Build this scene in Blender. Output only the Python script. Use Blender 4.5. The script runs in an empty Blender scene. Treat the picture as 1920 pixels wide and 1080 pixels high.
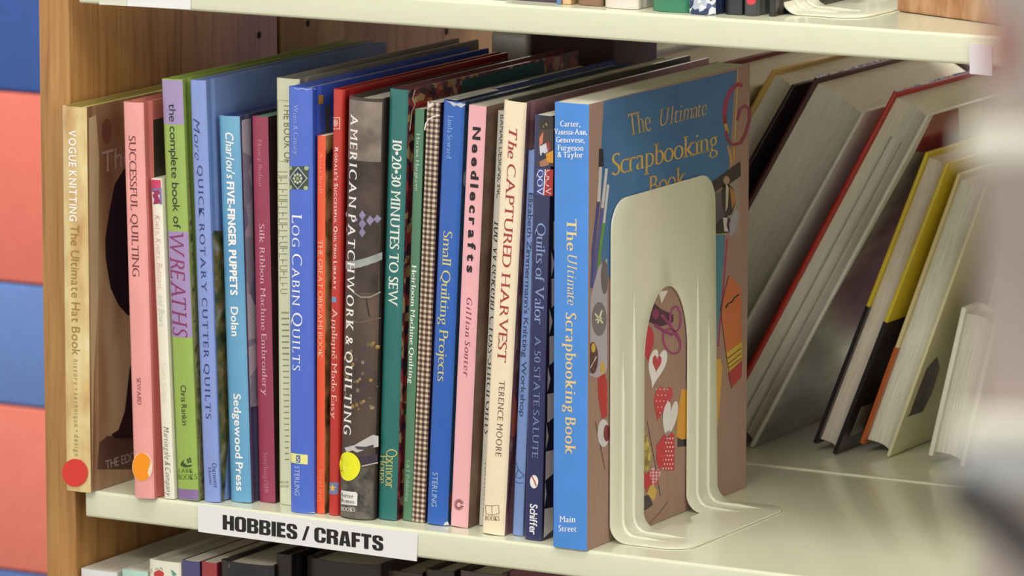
import bpy, bmesh, math, random
from mathutils import Vector, Matrix
from mathutils.geometry import tessellate_polygon
random.seed(7)
S = bpy.context.scene
COL = S.collection
# ------------------------------------------------------------------ camera
F = 10250.0                                    # focal length in pixels of a 1920 wide frame
YAW, PIT = math.radians(29.2), math.radians(9.8)
FWD = Vector((-math.sin(YAW)*math.cos(PIT), math.cos(YAW)*math.cos(PIT), -math.sin(PIT)))
RGT = Vector((math.cos(YAW), math.sin(YAW), 0.0))
UPV = RGT.cross(FWD)
CAM = Vector((1.95258, -2.92055, 0.73894))
cd = bpy.data.cameras.new('camera')
cam = bpy.data.objects.new('camera', cd); COL.objects.link(cam)
cd.sensor_width = 36.0; cd.lens = 36.0*F/1920.0
cd.clip_start = 0.05; cd.clip_end = 50
cam.matrix_world = Matrix(((RGT.x, UPV.x, -FWD.x, CAM.x), (RGT.y, UPV.y, -FWD.y, CAM.y), (RGT.z, UPV.z, -FWD.z, CAM.z), (0, 0, 0, 1)))
cd.dof.use_dof = True; cd.dof.focus_distance = 3.43; cd.dof.aperture_fstop = 21.0
S.camera = cam
# ------------------------------------------------------------------ world, lights, exposure
S.view_settings.view_transform = 'Standard'; S.view_settings.look = 'None'
S.view_settings.gamma = 1.0; S.view_settings.use_curve_mapping = False
S.view_settings.exposure = 0.0
wd = bpy.data.worlds.new('world'); S.world = wd; wd.use_nodes = True
bg = wd.node_tree.nodes['Background']; bg.inputs[0].default_value = (1.0, 0.98, 0.93, 1); bg.inputs[1].default_value = 1.12
def area(name, loc, tgt, sx, sy, power, col=(1, 0.97, 0.9)):
    ld = bpy.data.lights.new(name, 'AREA'); ld.shape = 'RECTANGLE'; ld.size = sx; ld.size_y = sy; ld.energy = power; ld.color = col
    o = bpy.data.objects.new(name, ld); COL.objects.link(o); o.location = loc
    o.rotation_euler = (Vector(tgt)-Vector(loc)).to_track_quat('-Z', 'Y').to_euler(); return o
area('ceiling_lamp', (0.35, -0.62, 1.86), (0.35, -0.6, 0), 1.3, 0.5, 17)
area('ceiling_lamp', (0.6, -2.6, 1.86), (0.5, -1.6, 0), 1.3, 0.6, 40)
area('ceiling_lamp', (2.6, -1.0, 1.86), (1.2, -0.5, 0), 0.6, 1.3, 30)
area('ceiling_lamp', (0.0, 1.25, 1.86), (0.0, 1.5, 0), 1.6, 0.6, 68)
# ------------------------------------------------------------------ pixel -> place on a real plane
def ray(px, py): return RGT*((px-960)/F) - UPV*((py-540)/F) + FWD
def hit(px, py, ax, v):
    d = ray(px, py); i = 'XYZ'.index(ax); return CAM + d*((v-CAM[i])/d[i])
# ------------------------------------------------------------------ materials
def lin(c):
    if isinstance(c, str): c = tuple(int(c[i:i+2], 16) for i in (0, 2, 4))
    return tuple(((x/255)/12.92 if x <= 10 else ((x/255+0.055)/1.055)**2.4) for x in c) + (1.0,)
MC = {}
def mat(c, rough=0.55, coat=0.0, spec=0.5, bump=0.0, mottle=0.04):
    key = (str(c), rough, coat, spec, bump, mottle)
    if key in MC: return MC[key]
    m = bpy.data.materials.new('paint_'+str(len(MC))); m.use_nodes = True; nt = m.node_tree; b = nt.nodes['Principled BSDF']
    b.inputs['Roughness'].default_value = rough; b.inputs['Coat Weight'].default_value = coat; b.inputs['Coat Roughness'].default_value = 0.12
    b.inputs['Specular IOR Level'].default_value = spec
    tc = nt.nodes.new('ShaderNodeTexCoord'); nz = nt.nodes.new('ShaderNodeTexNoise'); nz.inputs['Scale'].default_value = 60; nz.inputs['Detail'].default_value = 4
    nt.links.new(tc.outputs['Object'], nz.inputs['Vector'])
    mx = nt.nodes.new('ShaderNodeMix'); mx.data_type = 'RGBA'; l = lin(c)
    mx.inputs[6].default_value = tuple(max(0, v*(1-mottle*2)) for v in l[:3])+(1,); mx.inputs[7].default_value = tuple(min(1, v*(1+mottle*2)) for v in l[:3])+(1,)
    nt.links.new(nz.outputs[0], mx.inputs[0]); nt.links.new(mx.outputs[2], b.inputs['Base Color'])
    if bump:
        bp = nt.nodes.new('ShaderNodeBump'); bp.inputs['Strength'].default_value = bump; bp.inputs['Distance'].default_value = 0.001
        n2 = nt.nodes.new('ShaderNodeTexNoise'); n2.inputs['Scale'].default_value = 900; nt.links.new(tc.outputs['Object'], n2.inputs['Vector'])
        nt.links.new(n2.outputs[0], bp.inputs['Height']); nt.links.new(bp.outputs[0], b.inputs['Normal'])
    MC[key] = m; return m
def noise_mat(name, scale, stops, vec=(1, 1, 1), rough=0.5, coat=0.0, detail=4, dist=0.0, kind='noise', bump=0.0, axis='X'):
    """noise or cells in object space through a colour ramp"""
    if name in MC: return MC[name]
    m = bpy.data.materials.new(name); m.use_nodes = True; nt = m.node_tree; b = nt.nodes['Principled BSDF']
    b.inputs['Roughness'].default_value = rough; b.inputs['Coat Weight'].default_value = coat; b.inputs['Coat Roughness'].default_value = 0.12
    tc = nt.nodes.new('ShaderNodeTexCoord'); mp = nt.nodes.new('ShaderNodeMapping'); mp.inputs['Scale'].default_value = vec
    nt.links.new(tc.outputs['Object'], mp.inputs['Vector'])
    if kind == 'noise':
        t = nt.nodes.new('ShaderNodeTexNoise'); t.inputs['Scale'].default_value = scale; t.inputs['Detail'].default_value = detail; t.inputs['Distortion'].default_value = dist; out = t.outputs[0]
    elif kind == 'cell':
        t = nt.nodes.new('ShaderNodeTexVoronoi'); t.inputs['Scale'].default_value = scale
        sp = nt.nodes.new('ShaderNodeSeparateColor'); nt.links.new(t.outputs['Color'], sp.inputs[0]); out = sp.outputs[0]
    elif kind == 'wave':
        t = nt.nodes.new('ShaderNodeTexWave'); t.bands_direction = axis; t.inputs['Scale'].default_value = scale; t.inputs['Distortion'].default_value = dist; t.inputs['Detail'].default_value = detail; out = t.outputs['Fac']
    elif kind == 'check':
        t = nt.nodes.new('ShaderNodeTexChecker'); t.inputs['Scale'].default_value = scale; out = t.outputs['Fac']
    nt.links.new(mp.outputs[0], t.inputs['Vector'])
    r = nt.nodes.new('ShaderNodeValToRGB'); el = r.color_ramp.elements
    while len(el) < len(stops): el.new(0.5)
    for e, (p, c) in zip(el, stops): e.position = p; e.color = lin(c)
    if kind == 'cell': r.color_ramp.interpolation = 'CONSTANT'
    nt.links.new(out, r.inputs[0]); nt.links.new(r.outputs[0], b.inputs['Base Color'])
    if bump:
        bp = nt.nodes.new('ShaderNodeBump'); bp.inputs['Strength'].default_value = bump; bp.inputs['Distance'].default_value = 0.0006
        nt.links.new(out, bp.inputs['Height']); nt.links.new(bp.outputs[0], b.inputs['Normal'])
    MC[name] = m; return m
STEEL = mat('dfe2c8', 0.42, 0.15, mottle=0.015)
SHELFTOP = mat('dde0c6', 0.22, 0.35, mottle=0.02)
WOOD = noise_mat('oak_veneer', 7, [(0.25, '8f6233'), (0.45, 'b07f47'), (0.6, 'ba8a50'), (0.8, 'c99a5e')], (24, 24, 1.3), 0.5, 0.1, 6, 0.6, bump=0.15)
DWOOD = noise_mat('panel_veneer', 7, [(0.25, '7a5a30'), (0.5, '9c7c48'), (0.8, 'ac8c5a')], (30, 22, 1.2), 0.55, 0.05, 6, 0.8, bump=0.15)
PAGE = noise_mat('page_edges', 40, [(0.3, 'cfc9b8'), (0.7, 'ece8da')], (60, 1.2, 1.2), 0.75, 0, 3)
PAGE2 = noise_mat('page_edges_warm', 40, [(0.3, 'c9bdaa'), (0.7, 'e2d8c8')], (60, 1.2, 1.2), 0.75, 0, 3)
PAGEG = noise_mat('page_edges_grey', 40, [(0.3, 'cdc8b8'), (0.7, 'e2ddcf')], (60, 1.2, 1.2), 0.75, 0, 3)
# ------------------------------------------------------------------ object helpers
def tag(o, label=None, cat=None, group=None, kind=None):
    if label: o['label'] = label
    if cat: o['category'] = cat
    if group: o['group'] = group
    if kind: o['kind'] = kind
    return o
def mesh(name, verts, faces, mats, parent=None, fm=None, smooth=False):
    me = bpy.data.meshes.new(name); me.from_pydata([tuple(v) for v in verts], [], faces)
    if not isinstance(mats, (list, tuple)): mats = [mats]
    for m in mats: me.materials.append(m)
    if fm: me.polygons.foreach_set('material_index', fm)
    if smooth: me.polygons.foreach_set('use_smooth', [True]*len(faces))
    me.update(); o = bpy.data.objects.new(name, me); COL.objects.link(o)
    if parent: o.parent = parent
    return o
def fix_normals(o):
    bm = bmesh.new(); bm.from_mesh(o.data); bmesh.ops.recalc_face_normals(bm, faces=bm.faces); bm.to_mesh(o.data); bm.free(); return o
def box(name, a, b, m, parent=None, bev=0.0, seg=3):
    bm = bmesh.new(); bmesh.ops.create_cube(bm, size=1)
    for v in bm.verts: v.co = Vector([(a[i]+b[i])/2 + v.co[i]*(b[i]-a[i]) for i in range(3)])
    if bev: bmesh.ops.bevel(bm, geom=bm.edges[:], offset=bev, segments=seg, profile=0.5, affect='EDGES')
    me = bpy.data.meshes.new(name); bm.to_mesh(me); bm.free(); me.materials.append(m)
    if bev: me.polygons.foreach_set('use_smooth', [True]*len(me.polygons))
    o = bpy.data.objects.new(name, me); COL.objects.link(o)
    if bev: me.set_sharp_from_angle(angle=math.radians(50))
    if parent: o.parent = parent
    return o
def empty(name, loc, rot=(0, 0, 0)):
    o = bpy.data.objects.new(name, None); COL.objects.link(o); o.location = loc; o.rotation_euler = rot; o.empty_display_size = 0.02; return o
# ------------------------------------------------------------------ lettering: outlines of the built-in font, widened, given contrast and serifs
tcv = bpy.data.curves.new('type_source', 'FONT'); tob = bpy.data.objects.new('type_source', tcv); COL.objects.link(tob)
OUT = {}
def outlines(ch):
    if ch in OUT: return OUT[ch]
    tcv.body = ch; dg = bpy.context.evaluated_depsgraph_get(); dg.update(); cu = tob.to_curve(dg); res = []
    for s in cu.splines:
        P = s.bezier_points; n = len(P); poly = []
        for i in range(n):
            p, q = P[i], P[(i+1) % n]; a, b, c, d = p.co.xy, p.handle_right.xy, q.handle_left.xy, q.co.xy
            ab = d-a; L = ab.length
            flat = L < 1e-6 or (abs(ab.x*(b-a).y-ab.y*(b-a).x)/max(L, 1e-6) < 0.002 and abs(ab.x*(c-a).y-ab.y*(c-a).x)/max(L, 1e-6) < 0.002)
            k = 1 if flat else 5
            for j in range(k):
                t = j/k; poly.append(a*(1-t)**3+b*3*t*(1-t)**2+c*3*t*t*(1-t)+d*t**3)
        cl = [p for i, p in enumerate(poly) if (p-poly[i-1]).length > .004]
        if len(cl) > 2: res.append(cl)
    tob.to_curve_clear(); OUT[ch] = res; return res
STY = {'sans': (0, 0, 0, 0), 'bold': (.022, .016, 0, 0), 'black': (.056, .03, 0, 0), 'light': (-.004, -.004, 0, 0), 'serif': (.004, -.022, 1, 0), 'serifb': (.024, -.014, 1, 0),
       'serifi': (.002, -.022, 1, .2), 'script': (-.012, -.02, 0, .32), 'boldi': (.02, .01, 0, .2), 'serifbi': (.018, -.016, 1, .2)}
GL = {}
def glyph(ch, style):
    k = (ch, style)
    if k in GL: return GL[k]
    ax, ay, ser, sh = STY[style]; polys = []
    if ch in 'MW': ax = ax*.7
    src = outlines(ch)
    def area2(p): return sum(p[i-1].x*p[i].y-p[i].x*p[i-1].y for i in range(len(p)))
    big = max(src, key=lambda p: abs(area2(p))) if src else None
    sgn = (1 if area2(big) > 0 else -1) if big else 1
    extra = []
    for p in src:
        n = len(p); q = []
        for i in range(n):
            e1 = (p[i]-p[i-1]).normalized(); e2 = (p[(i+1) % n]-p[i]).normalized()
            n1 = Vector((e1.y, -e1.x))*sgn; n2 = Vector((e2.y, -e2.x))*sgn; s = n1+n2
            s = s/max(0.5, s.length_squared/2) if s.length > 0.1 else n1
            q.append(Vector((p[i].x+s.x*ax, p[i].y+s.y*ay)))
        polys.append(q)
        if ser:
            for i in range(n):
                a, b = q[i], q[(i+1) % n]; d = b-a
                o1, o2 = q[i-1]-a, q[(i+2) % n]-b
                if abs(d.y) < 0.012 and 0.05 < abs(d.x) < 0.17 and o1.y*o2.y > 0 and abs(o1.y) > .1 and abs(o2.y) > .1 and not (o1.x*o2.x < 0 and abs(o1.x) > .06 and abs(o2.x) > .06):
                    up = 1 if o1.y > 0 else -1; x0, x1 = sorted((a.x, b.x)); y = a.y; w = .062
                    if ch in 'MNWm': xm = sum(v.x for v in p)/n; i0 = (x0+x1)/2 < xm; k1 = .0 if y > .3 else .03; wl, wr = (w, k1) if i0 else (k1, w)
                    else: wl = wr = w
                    extra.append([Vector((x0-wl, y)), Vector((x1+wr, y)), Vector((x1+wr, y+up*.022)), Vector((x1-.005, y+up*.06)), Vector((x0+.005, y+up*.06)), Vector((x0-wl, y+up*.022))])
                if abs(d.x) < 0.012 and 0.03 < abs(d.y) < 0.1 and o1.x*o2.x > 0 and abs(o1.x) > .12 and ch in 'EFTLZ':
                    ym = (a.y+b.y)/2; lo = min(a.y, b.y); hi = max(a.y, b.y); r = 1 if o1.x > 0 else -1
                    if ym > .5: extra.append([Vector((a.x, hi)), Vector((a.x-r*.0, lo-.09)), Vector((a.x+r*.09, lo))])
                    elif ym < .2: extra.append([Vector((a.x, lo)), Vector((a.x-r*.0, hi+.1)), Vector((a.x+r*.1, hi))])
    V, T = [], []
    def add(group):
        cu = bpy.data.curves.new('fill', 'CURVE'); cu.dimensions = '2D'; cu.fill_mode = 'BOTH'
        for pl in group:
            sp = cu.splines.new('POLY'); sp.points.add(len(pl)-1); sp.use_cyclic_u = True
            for p_, v in zip(sp.points, pl): p_.co = (v.x, v.y, 0, 1)
        o_ = bpy.data.objects.new('fill', cu); me_ = o_.to_mesh(); base = len(V)
        V.extend(Vector((v.co.x, v.co.y)) for v in me_.vertices); T.extend(tuple(base+i for i in p_.vertices) for p_ in me_.polygons)
        o_.to_mesh_clear(); bpy.data.objects.remove(o_); bpy.data.curves.remove(cu)
    if polys:
        add(polys)
        for e in extra: add([e])
    V = [Vector((v.x+sh*v.y, v.y)) for v in V]
    if V:
        x0 = min(v.x for v in V); x1 = max(v.x for v in V); V = [Vector((v.x-x0, v.y)) for v in V]; w = x1-x0
    else: w = .2
    GL[k] = (V, T, w); return GL[k]
def text2d(s, style, caps=False, track=0.07):
    """returns verts, tris with cap height 1, length starting at x 0"""
    V, T, x = [], [], 0.0
    for ch in s:
        sc = 1.0
        if ch == ' ': x += .26; continue
        c = ch
        if caps and ch.islower(): c = ch.upper(); sc = .76
        gv, gt, w = glyph(c, style); b = len(V)
        V += [Vector((x+v.x*sc, v.y*sc)) for v in gv]; T += [tuple(b+i for i in t) for t in gt]; x += w*sc+track*(0.8 if STY[style][3] else 1)
    L = max(v.x for v in V)
    return [(v.x/L, v.y/.682) for v in V], T
# ------------------------------------------------------------------ books
class Book: pass
def frame(X0, Y0, lean, w):
    th = math.radians(lean); z0 = w*math.sin(th) if th > 0 else 0.0
    return empty('book', (X0, Y0, z0+0.0004), (0, th, 0))
def to_local(bk, p):
    q = p-Vector(bk.loc); c, s = math.cos(bk.th), math.sin(bk.th); return Vector((q.x*c-q.z*s, q.y, q.x*s+q.z*c))
def px_spine(bk, px, py): p = to_local(bk, hit(px, py, 'Y', bk.loc[1])); return p.x, p.z
def px_cover(bk, px, py):
    """pixel onto the right cover plane (local x = w)"""
    d = ray(px, py); c, s = math.cos(bk.th), math.sin(bk.th); o = CAM-Vector(bk.loc)
    lo = Vector((o.x*c-o.z*s, o.y, o.x*s+o.z*c)); ld = Vector((d.x*c-d.z*s, d.y, d.x*s+d.z*c)); t = (bk.w-lo.x)/ld.x; p = lo+ld*t; return p.y, p.z
def spine_y(bk, u): t = min(1, max(0, u/bk.w)); return -bk.b*math.sin(math.pi*t)**0.7 + bk.edge*(1-math.sin(math.pi*t))**4
def make_book(name, px, lean, d, style, cs, cr, label, h=None, w=None, X0=None, Y0=None, cl=None, pages=PAGE, bulge=0.0008, coat=0.5, group='craft books standing in the front row', zb=0.0, cat='book'):
    bk = Book()
    if px:
        tl, tr, bl, br = px
        a, b = hit(*bl, 'Z', zb), hit(*br, 'Z', zb); Yc = (a.y+b.y)/2 if Y0 is None else Y0
        P = [hit(*p, 'Y', Yc) for p in (tl, tr, bl, br)]
        X0 = P[2].x if X0 is None else X0; w = w or min(P[3].x-P[2].x, P[1].x-P[0].x); Y0 = Yc
        lean = math.degrees(math.atan2(P[0].x+P[1].x-P[2].x-P[3].x, 2*(P[0].z-P[2].z))) if lean is None else lean
        h = h or ((P[0].z+P[1].z)/2-zb)/math.cos(math.radians(lean))
    th = math.radians(lean); z0 = zb+(w*math.sin(th) if th > 0 else 0.0)+0.0003
    root = empty(name, (X0, Y0, z0), (0, th, 0)); tag(root, label, cat, group)
    bk.root, bk.loc, bk.th, bk.w, bk.h, bk.d = root, (X0, Y0, z0), th, w, h, d
    hard = style == 'hard'; t = 0.0022 if hard else 0.0004; bk.b = bulge; bk.edge = 0.0012 if hard else 0.0003; bk.n = 0
    ns = 24                                     # outer profile, left fore edge -> spine -> right fore edge
    if hard: left = [(0, d), (0, .0115), (.0010, .0085), (.0010, .0065), (0.0001, .0040)]
    else: left = [(0, d), (0, .006)]
    sp = [(w*i/ns, None) for i in range(ns+1)]
    spn = [(u, spine_y(bk, u)) for u, _ in sp]
    right = [(w-x, y) for x, y in reversed(left)]
    outer = left+spn+right; n = len(outer); inner = []
    for i in range(n):
        p = Vector(outer[i]); e = (Vector(outer[min(i+1, n-1)])-Vector(outer[max(i-1, 0)])).normalized(); nn = Vector((-e.y, e.x))
        tt = t if not hard or i < 2 or i > n-3 else t*0.6
        inner.append((p.x+nn.x*tt, p.y+nn.y*tt))
    V = [(x, y, 0) for x, y in outer]+[(x, y, h) for x, y in outer]+[(x, y, 0) for x, y in inner]+[(x, y, h) for x, y in inner]
    Fc, fm = [], []
    nl = len(left)
    for i in range(n-1):
        k = 0 if i < nl-1 else (1 if i < nl+ns+1 - 0 else 2)
        if i >= nl+ns: k = 2
        Fc += [(i, i+1, n+i+1, n+i), (2*n+i+1, 2*n+i, 3*n+i, 3*n+i+1), (n+i, n+i+1, 3*n+i+1, 3*n+i), (i+1, i, 2*n+i, 2*n+i+1)]; fm += [k, k, k, k]
    for i in (0, n-1): Fc.append((i, n+i, 3*n+i, 2*n+i)); fm.append(0 if i == 0 else 2)
    mk = lambda c: c if isinstance(c, bpy.types.Material) else mat(c, 0.42, coat)
    cs, cr = mk(cs), mk(cr); cl = mk(cl) if cl else cr
    cv = fix_normals(mesh('cover', V, Fc, [cl, cs, cr], root, fm)); bk.cp = cv
    # page block, rounded towards the spine
    ins = .003 if hard else .0004; x0, x1 = t+.0002, w-t-.0002; y0 = .0032 if hard else .0012; y1 = d-(.004 if hard else .0003)
    pr = [(x0, y1)]+[(x0, y0+.003)]+[(x0+(x1-x0)*i/6, y0+.002*(1-math.sin(math.pi*i/6))+.0006*0) for i in range(7)]+[(x1, y0+.003), (x1, y1)]
    if hard: pr += [(x1-(x1-x0)*i/6, y1-.003*math.sin(math.pi*i/6)) for i in range(1, 6)]
    m_ = len(pr); Vp = [(x, y, ins) for x, y in pr]+[(x, y, h-ins) for x, y in pr]
    Fp = [(i, (i+1) % m_, m_+(i+1) % m_, m_+i) for i in range(m_)]+[tuple(range(m_, 2*m_)), tuple(reversed(range(m_)))]
    fix_normals(mesh('page_block', Vp, Fp, pages, root))
    if hard:   # head band at the top of the spine
        box('head_band', (x0+.0006, y0-.0006, h-.0032), (x1-.0006, y0+.0012, h-.0016), mat('e8e2d0', .7), root)
    return bk
def on_spine(name, V2, T, bk, e, m):
    # slice the flat shape into strips, then wrap it round the spine's curve
    z0_, z1_ = .0003, bk.h-.0003
    V2 = [(u, min(z1_, max(z0_, v))) for u, v in V2]
    if bk.b >= .0003:
        bm = bmesh.new(); vs = [bm.verts.new((u, v, 0)) for u, v in V2]
        for t in T:
            try: bm.faces.new([vs[i] for i in t])
            except ValueError: pass
        n = 24 if bk.b > .003 else (12 if bk.b > .0007 else 8); us = [u for u, v in V2]
        for i in range(1, n):
            c = bk.w*i/n
            if min(us) < c < max(us): bmesh.ops.bisect_plane(bm, geom=bm.verts[:]+bm.edges[:]+bm.faces[:], plane_co=(c, 0, 0), plane_no=(1, 0, 0), dist=1e-7)
        bm.verts.index_update(); V2 = [(v.co.x, v.co.y) for v in bm.verts]; T = [tuple(v.index for v in f.verts) for f in bm.faces]; bm.free()
    return mesh(name, [(u, spine_y(bk, u)-e, v) for u, v in V2], T, m, bk.cp)
def lettering(bk, s, p0, p1, ptop, col, style='serif', caps=False, face='spine', track=.07, part='lettering', rough=.5):
    """pixels: baseline start, baseline end, cap top above the start"""
    f = px_spine if face == 'spine' else px_cover
    a, b, c = Vector(f(bk, *p0)), Vector(f(bk, *p1)), Vector(f(bk, *ptop))
    V, T = text2d(s, style, caps, track); X, Y = b-a, c-a
    pts = [a+X*x+Y*y for x, y in V]; bk.n += 1; e = .00022
    if face == 'spine': return on_spine(part, [(p.x, p.y) for p in pts], T, bk, e, mat(col, rough, .2))
    co = [(bk.w+e, p.x, p.y) for p in pts]
    return mesh(part, co, T, mat(col, rough, 0.2), bk.cp)
def stext(bk, s, y0, y1, f0, f1, col, style='serif', caps=False, track=.07, part='lettering'):
    """text running down the spine between two picture rows, between two fractions of its width"""
    # rows to heights through the spine's middle
    def vof(y):
        lo, hi = 0.0, bk.h
        for _ in range(30):
            m_ = (lo+hi)/2
            c, s_ = math.cos(bk.th), math.sin(bk.th); p = Vector(bk.loc)+Vector((bk.w/2*c+m_*s_, 0, -bk.w/2*s_+m_*c)); q = p-CAM
            yy = 540-F*(q.dot(UPV))/q.dot(FWD)
            if yy > y: lo = m_
            else: hi = m_
        return lo
    v0, v1 = vof(y0), vof(y1); V, T = text2d(s, style, caps, track); e = .00022
    pts = [(bk.w*(f0+(f1-f0)*y), v0+(v1-v0)*x) for x, y in V]
    return on_spine(part, pts, T, bk, e, mat(col, .5, .2))
def decal(bk, pts, col, name='print', face='spine', layer=0):
    """flat printed or stuck patch; outline in picture pixels, laid on the book's real surface"""
    f = px_spine if face == 'spine' else px_cover
    q = [f(bk, *p) for p in pts]; e = .00008+.00003*layer
    m = col if isinstance(col, bpy.types.Material) else mat(col, .45, .3)
    T = tessellate_polygon([[Vector((a, b, 0)) for a, b in q]])
    if face == 'spine': return on_spine(name, q, T, bk, e, m)
    return mesh(name, [(bk.w+e, max(.003, y), max(.0003, min(bk.h-.0003, z))) for y, z in q], T, m, bk.cp)
def ell(cx, cy, rx, ry, n=28, a0=0, a1=360):
    return [(cx+rx*math.cos(math.radians(a0+(a1-a0)*i/n)), cy+ry*math.sin(math.radians(a0+(a1-a0)*i/n))) for i in range(n if a1-a0 == 360 else n+1)]
def band(bk, f0, f1, ya, yb, m, name='colour_band', layer=0):
    """a printed band across the spine between two picture rows"""
    def vof(y, f):
        lo, hi = -0.002, bk.h+.002
        for _ in range(28):
            m_ = (lo+hi)/2; c, s_ = math.cos(bk.th), math.sin(bk.th); u = bk.w*f
            q = Vector(bk.loc)+Vector((u*c+m_*s_, 0, -u*s_+m_*c))-CAM
            if 540-F*q.dot(UPV)/q.dot(FWD) > y: lo = m_
            else: hi = m_
        return max(0.0003, min(bk.h-.0003, lo))
    n = 24; V, Fc = [], []; e = .00008+.00003*layer; va, vb = vof(ya, .5), vof(yb, .5)
    for i in range(n+1):
        u = bk.w*(f0+(f1-f0)*i/n); y = spine_y(bk, u)-e; V += [(u, y, va), (u, y, vb)]
    for i in range(n): Fc.append((2*i, 2*i+2, 2*i+3, 2*i+1))
    return mesh(name, V, Fc, m if isinstance(m, bpy.types.Material) else mat(m, .45, .3), bk.cp)
def ring(cx, cy, rx, ry, t, n=28, rot=0):
    c, s = math.cos(math.radians(rot)), math.sin(math.radians(rot))
    o = [(rx*math.cos(2*math.pi*i/n), ry*math.sin(2*math.pi*i/n)) for i in range(n+1)]
    i_ = [((rx-t)*math.cos(2*math.pi*i/n), (ry-t)*math.sin(2*math.pi*i/n)) for i in range(n, -1, -1)]
    return [(cx+x*c-y*s, cy+x*s+y*c) for x, y in o[:-1]+[o[0]]+i_]
def strip(bk, pts, wpx, col, name='print', face='spine', layer=0):
    """a line of given pixel thickness as one patch"""
    L, R_ = [], []
    for i, p in enumerate(pts):
        a = pts[max(i-1, 0)]; b = pts[min(i+1, len(pts)-1)]; dx, dy = b[0]-a[0], b[1]-a[1]; l = math.hypot(dx, dy) or 1
        nx, ny = -dy/l*wpx/2, dx/l*wpx/2; L.append((p[0]+nx, p[1]+ny)); R_.append((p[0]-nx, p[1]-ny))
    f = px_spine if face == 'spine' else px_cover; e = .00008+.00003*layer; q = [f(bk, *p) for p in L+R_]; n = len(pts)
    T = [(i, i+1, n+i+1, n+i) for i in range(n-1)]
    if face == 'spine': return on_spine(name, q, T, bk, e, col if isinstance(col, bpy.types.Material) else mat(col, .45, .3))
    co = [(bk.w+e, max(.003, y), max(.0003, min(bk.h-.0003, z))) for y, z in q]
    return mesh(name, co, T, col if isinstance(col, bpy.types.Material) else mat(col, .45, .3), bk.cp)

# ================================================================== SETTING
FLOOR, CEIL = -0.79, 1.95
fl = box('floor', (-4, -5, FLOOR-.05), (5, 3.2, FLOOR), mat('7d7468', .9, bump=.4), None); tag(fl, kind='structure')
ce = box('ceiling', (-4, -5, CEIL), (5, 3.2, CEIL+.05), mat('e6e3d8', .9), None); tag(ce, kind='structure')
WY = 2.0
wb = box('wall_back', (-4, WY+.02, FLOOR), (5, WY+.1, CEIL), mat('c9c4ba', .8), None); tag(wb, kind='structure')
zs = [hit(35, y, 'Y', WY).z for y in (170, 528, 757, 1067)]
zs = [zs[0]+.42]+zs+[zs[3]-.2]
for i, c in enumerate(['3f66b8', 'ff8676', '7094dc', 'ff8c7c', '5f80c4']):
    box('panel', (-3.2, WY-.012, zs[i+1]+.001), (3.0, WY+.02, zs[i]-.001), mat(c, .7, mottle=.05), wb, .003)
# ------------------------------------------------------------------ bookcase
PX, PYF = -0.0115, 0.006
bc = empty('bookcase', (0.3, 0.28, FLOOR)); tag(bc, 'double-sided library bookcase with oak veneer end panel and cream steel shelves', 'bookcase')
def under(o, p):
    o.parent = p; o.matrix_parent_inverse = Matrix.Translation(-Vector(p.location)); return o
XR = 0.86
for nm, y0, y1, m in (('side_panel', PYF, .263, WOOD), ('side_panel', .2685, .585, DWOOD)):
    o = under(box(nm, (PX-.0235, y0, FLOOR), (PX, y1, .95), m, None, .0012), bc); o['label'] = 'front oak end panel' if y0 < .1 else 'rear oak end panel behind the seam'
    under(box(nm, (XR+.002, y0, FLOOR), (XR+.0255, y1, .95), m, None, .0012), bc)
under(box('seam_strip', (PX-.020, .262, FLOOR), (PX-.004, .2695, .95), mat('3a2416', .8), None), bc)
for px, py in ((486, 66), (577, 44), (837, 59)):
    p = hit(px, py, 'X', PX); bm = bmesh.new(); bmesh.ops.create_cone(bm, cap_ends=True, segments=20, radius1=.0025, radius2=.0025, depth=.002, matrix=Matrix.Translation((PX-.0008, p.y, p.z)) @ Matrix.Rotation(math.pi/2, 4, 'Y'))
    me = bpy.data.meshes.new('pin_hole'); bm.to_mesh(me); bm.free(); me.materials.append(mat('1e120a', .9)); o = bpy.data.objects.new('pin_hole', me); COL.objects.link(o); under(o, bc)
def shelf(zt, y0, y1, x0=.001):
    # folded steel pan: flat deck, rounded front lip, return flange underneath
    r = .0022; th = .018; pr = []
    for i in range(7): a = math.pi/2*i/6; pr.append((y0+r-r*math.sin(a), zt-r+r*math.cos(a)))
    for i in range(7): a = math.pi/2*i/6; pr.append((y0+r-r*math.cos(a), zt-th+r-r*math.sin(a)))
    pr = [(y1-.001, zt)]+pr+[(y0+.02, zt-th), (y0+.02, zt-th+.0012), (y0+.003, zt-th+.0012), (y0+.0015, zt-.0025), (y1-.0015, zt-.0015), (y1-.0015, zt-th), (y1, zt-th), (y1, zt-.001)]
    n = len(pr); V = [(x0, y, z) for y, z in pr]+[(XR, y, z) for y, z in pr]; Fc = [(i, (i+1) % n, n+(i+1) % n, n+i) for i in range(n)]+[tuple(range(n)), tuple(reversed(range(n, 2*n)))]
    fm = [0 if i == 0 or i == n-1 else 1 for i in range(n)]+[1, 1]
    o = fix_normals(mesh('shelf', V, Fc, [SHELFTOP, STEEL], None, fm)); under(o, bc)
    me = o.data; me.polygons.foreach_set('use_smooth', [True]*len(me.polygons)); me.set_sharp_from_angle(angle=math.radians(25))
    return o
ZU, ZL = 0.3383, -0.345
for z in (ZU, 0.0, ZL, -.69):
    shelf(z, 0.0, .2865)
    shelf(z+(.05 if z == ZU else 0), .2900, .574)
# pale folded rear edge showing as a ridge across the deck
for z in (0.0,): under(box('deck_ridge', (.001, .2862, -.004), (XR, .2904, .0009), mat('e6e3cc', .4), None, .0006), bc)
under(box('kick_plate', (-.01, .03, FLOOR), (XR, .045, -.71), mat('5a4a38', .7), None), bc)

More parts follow.
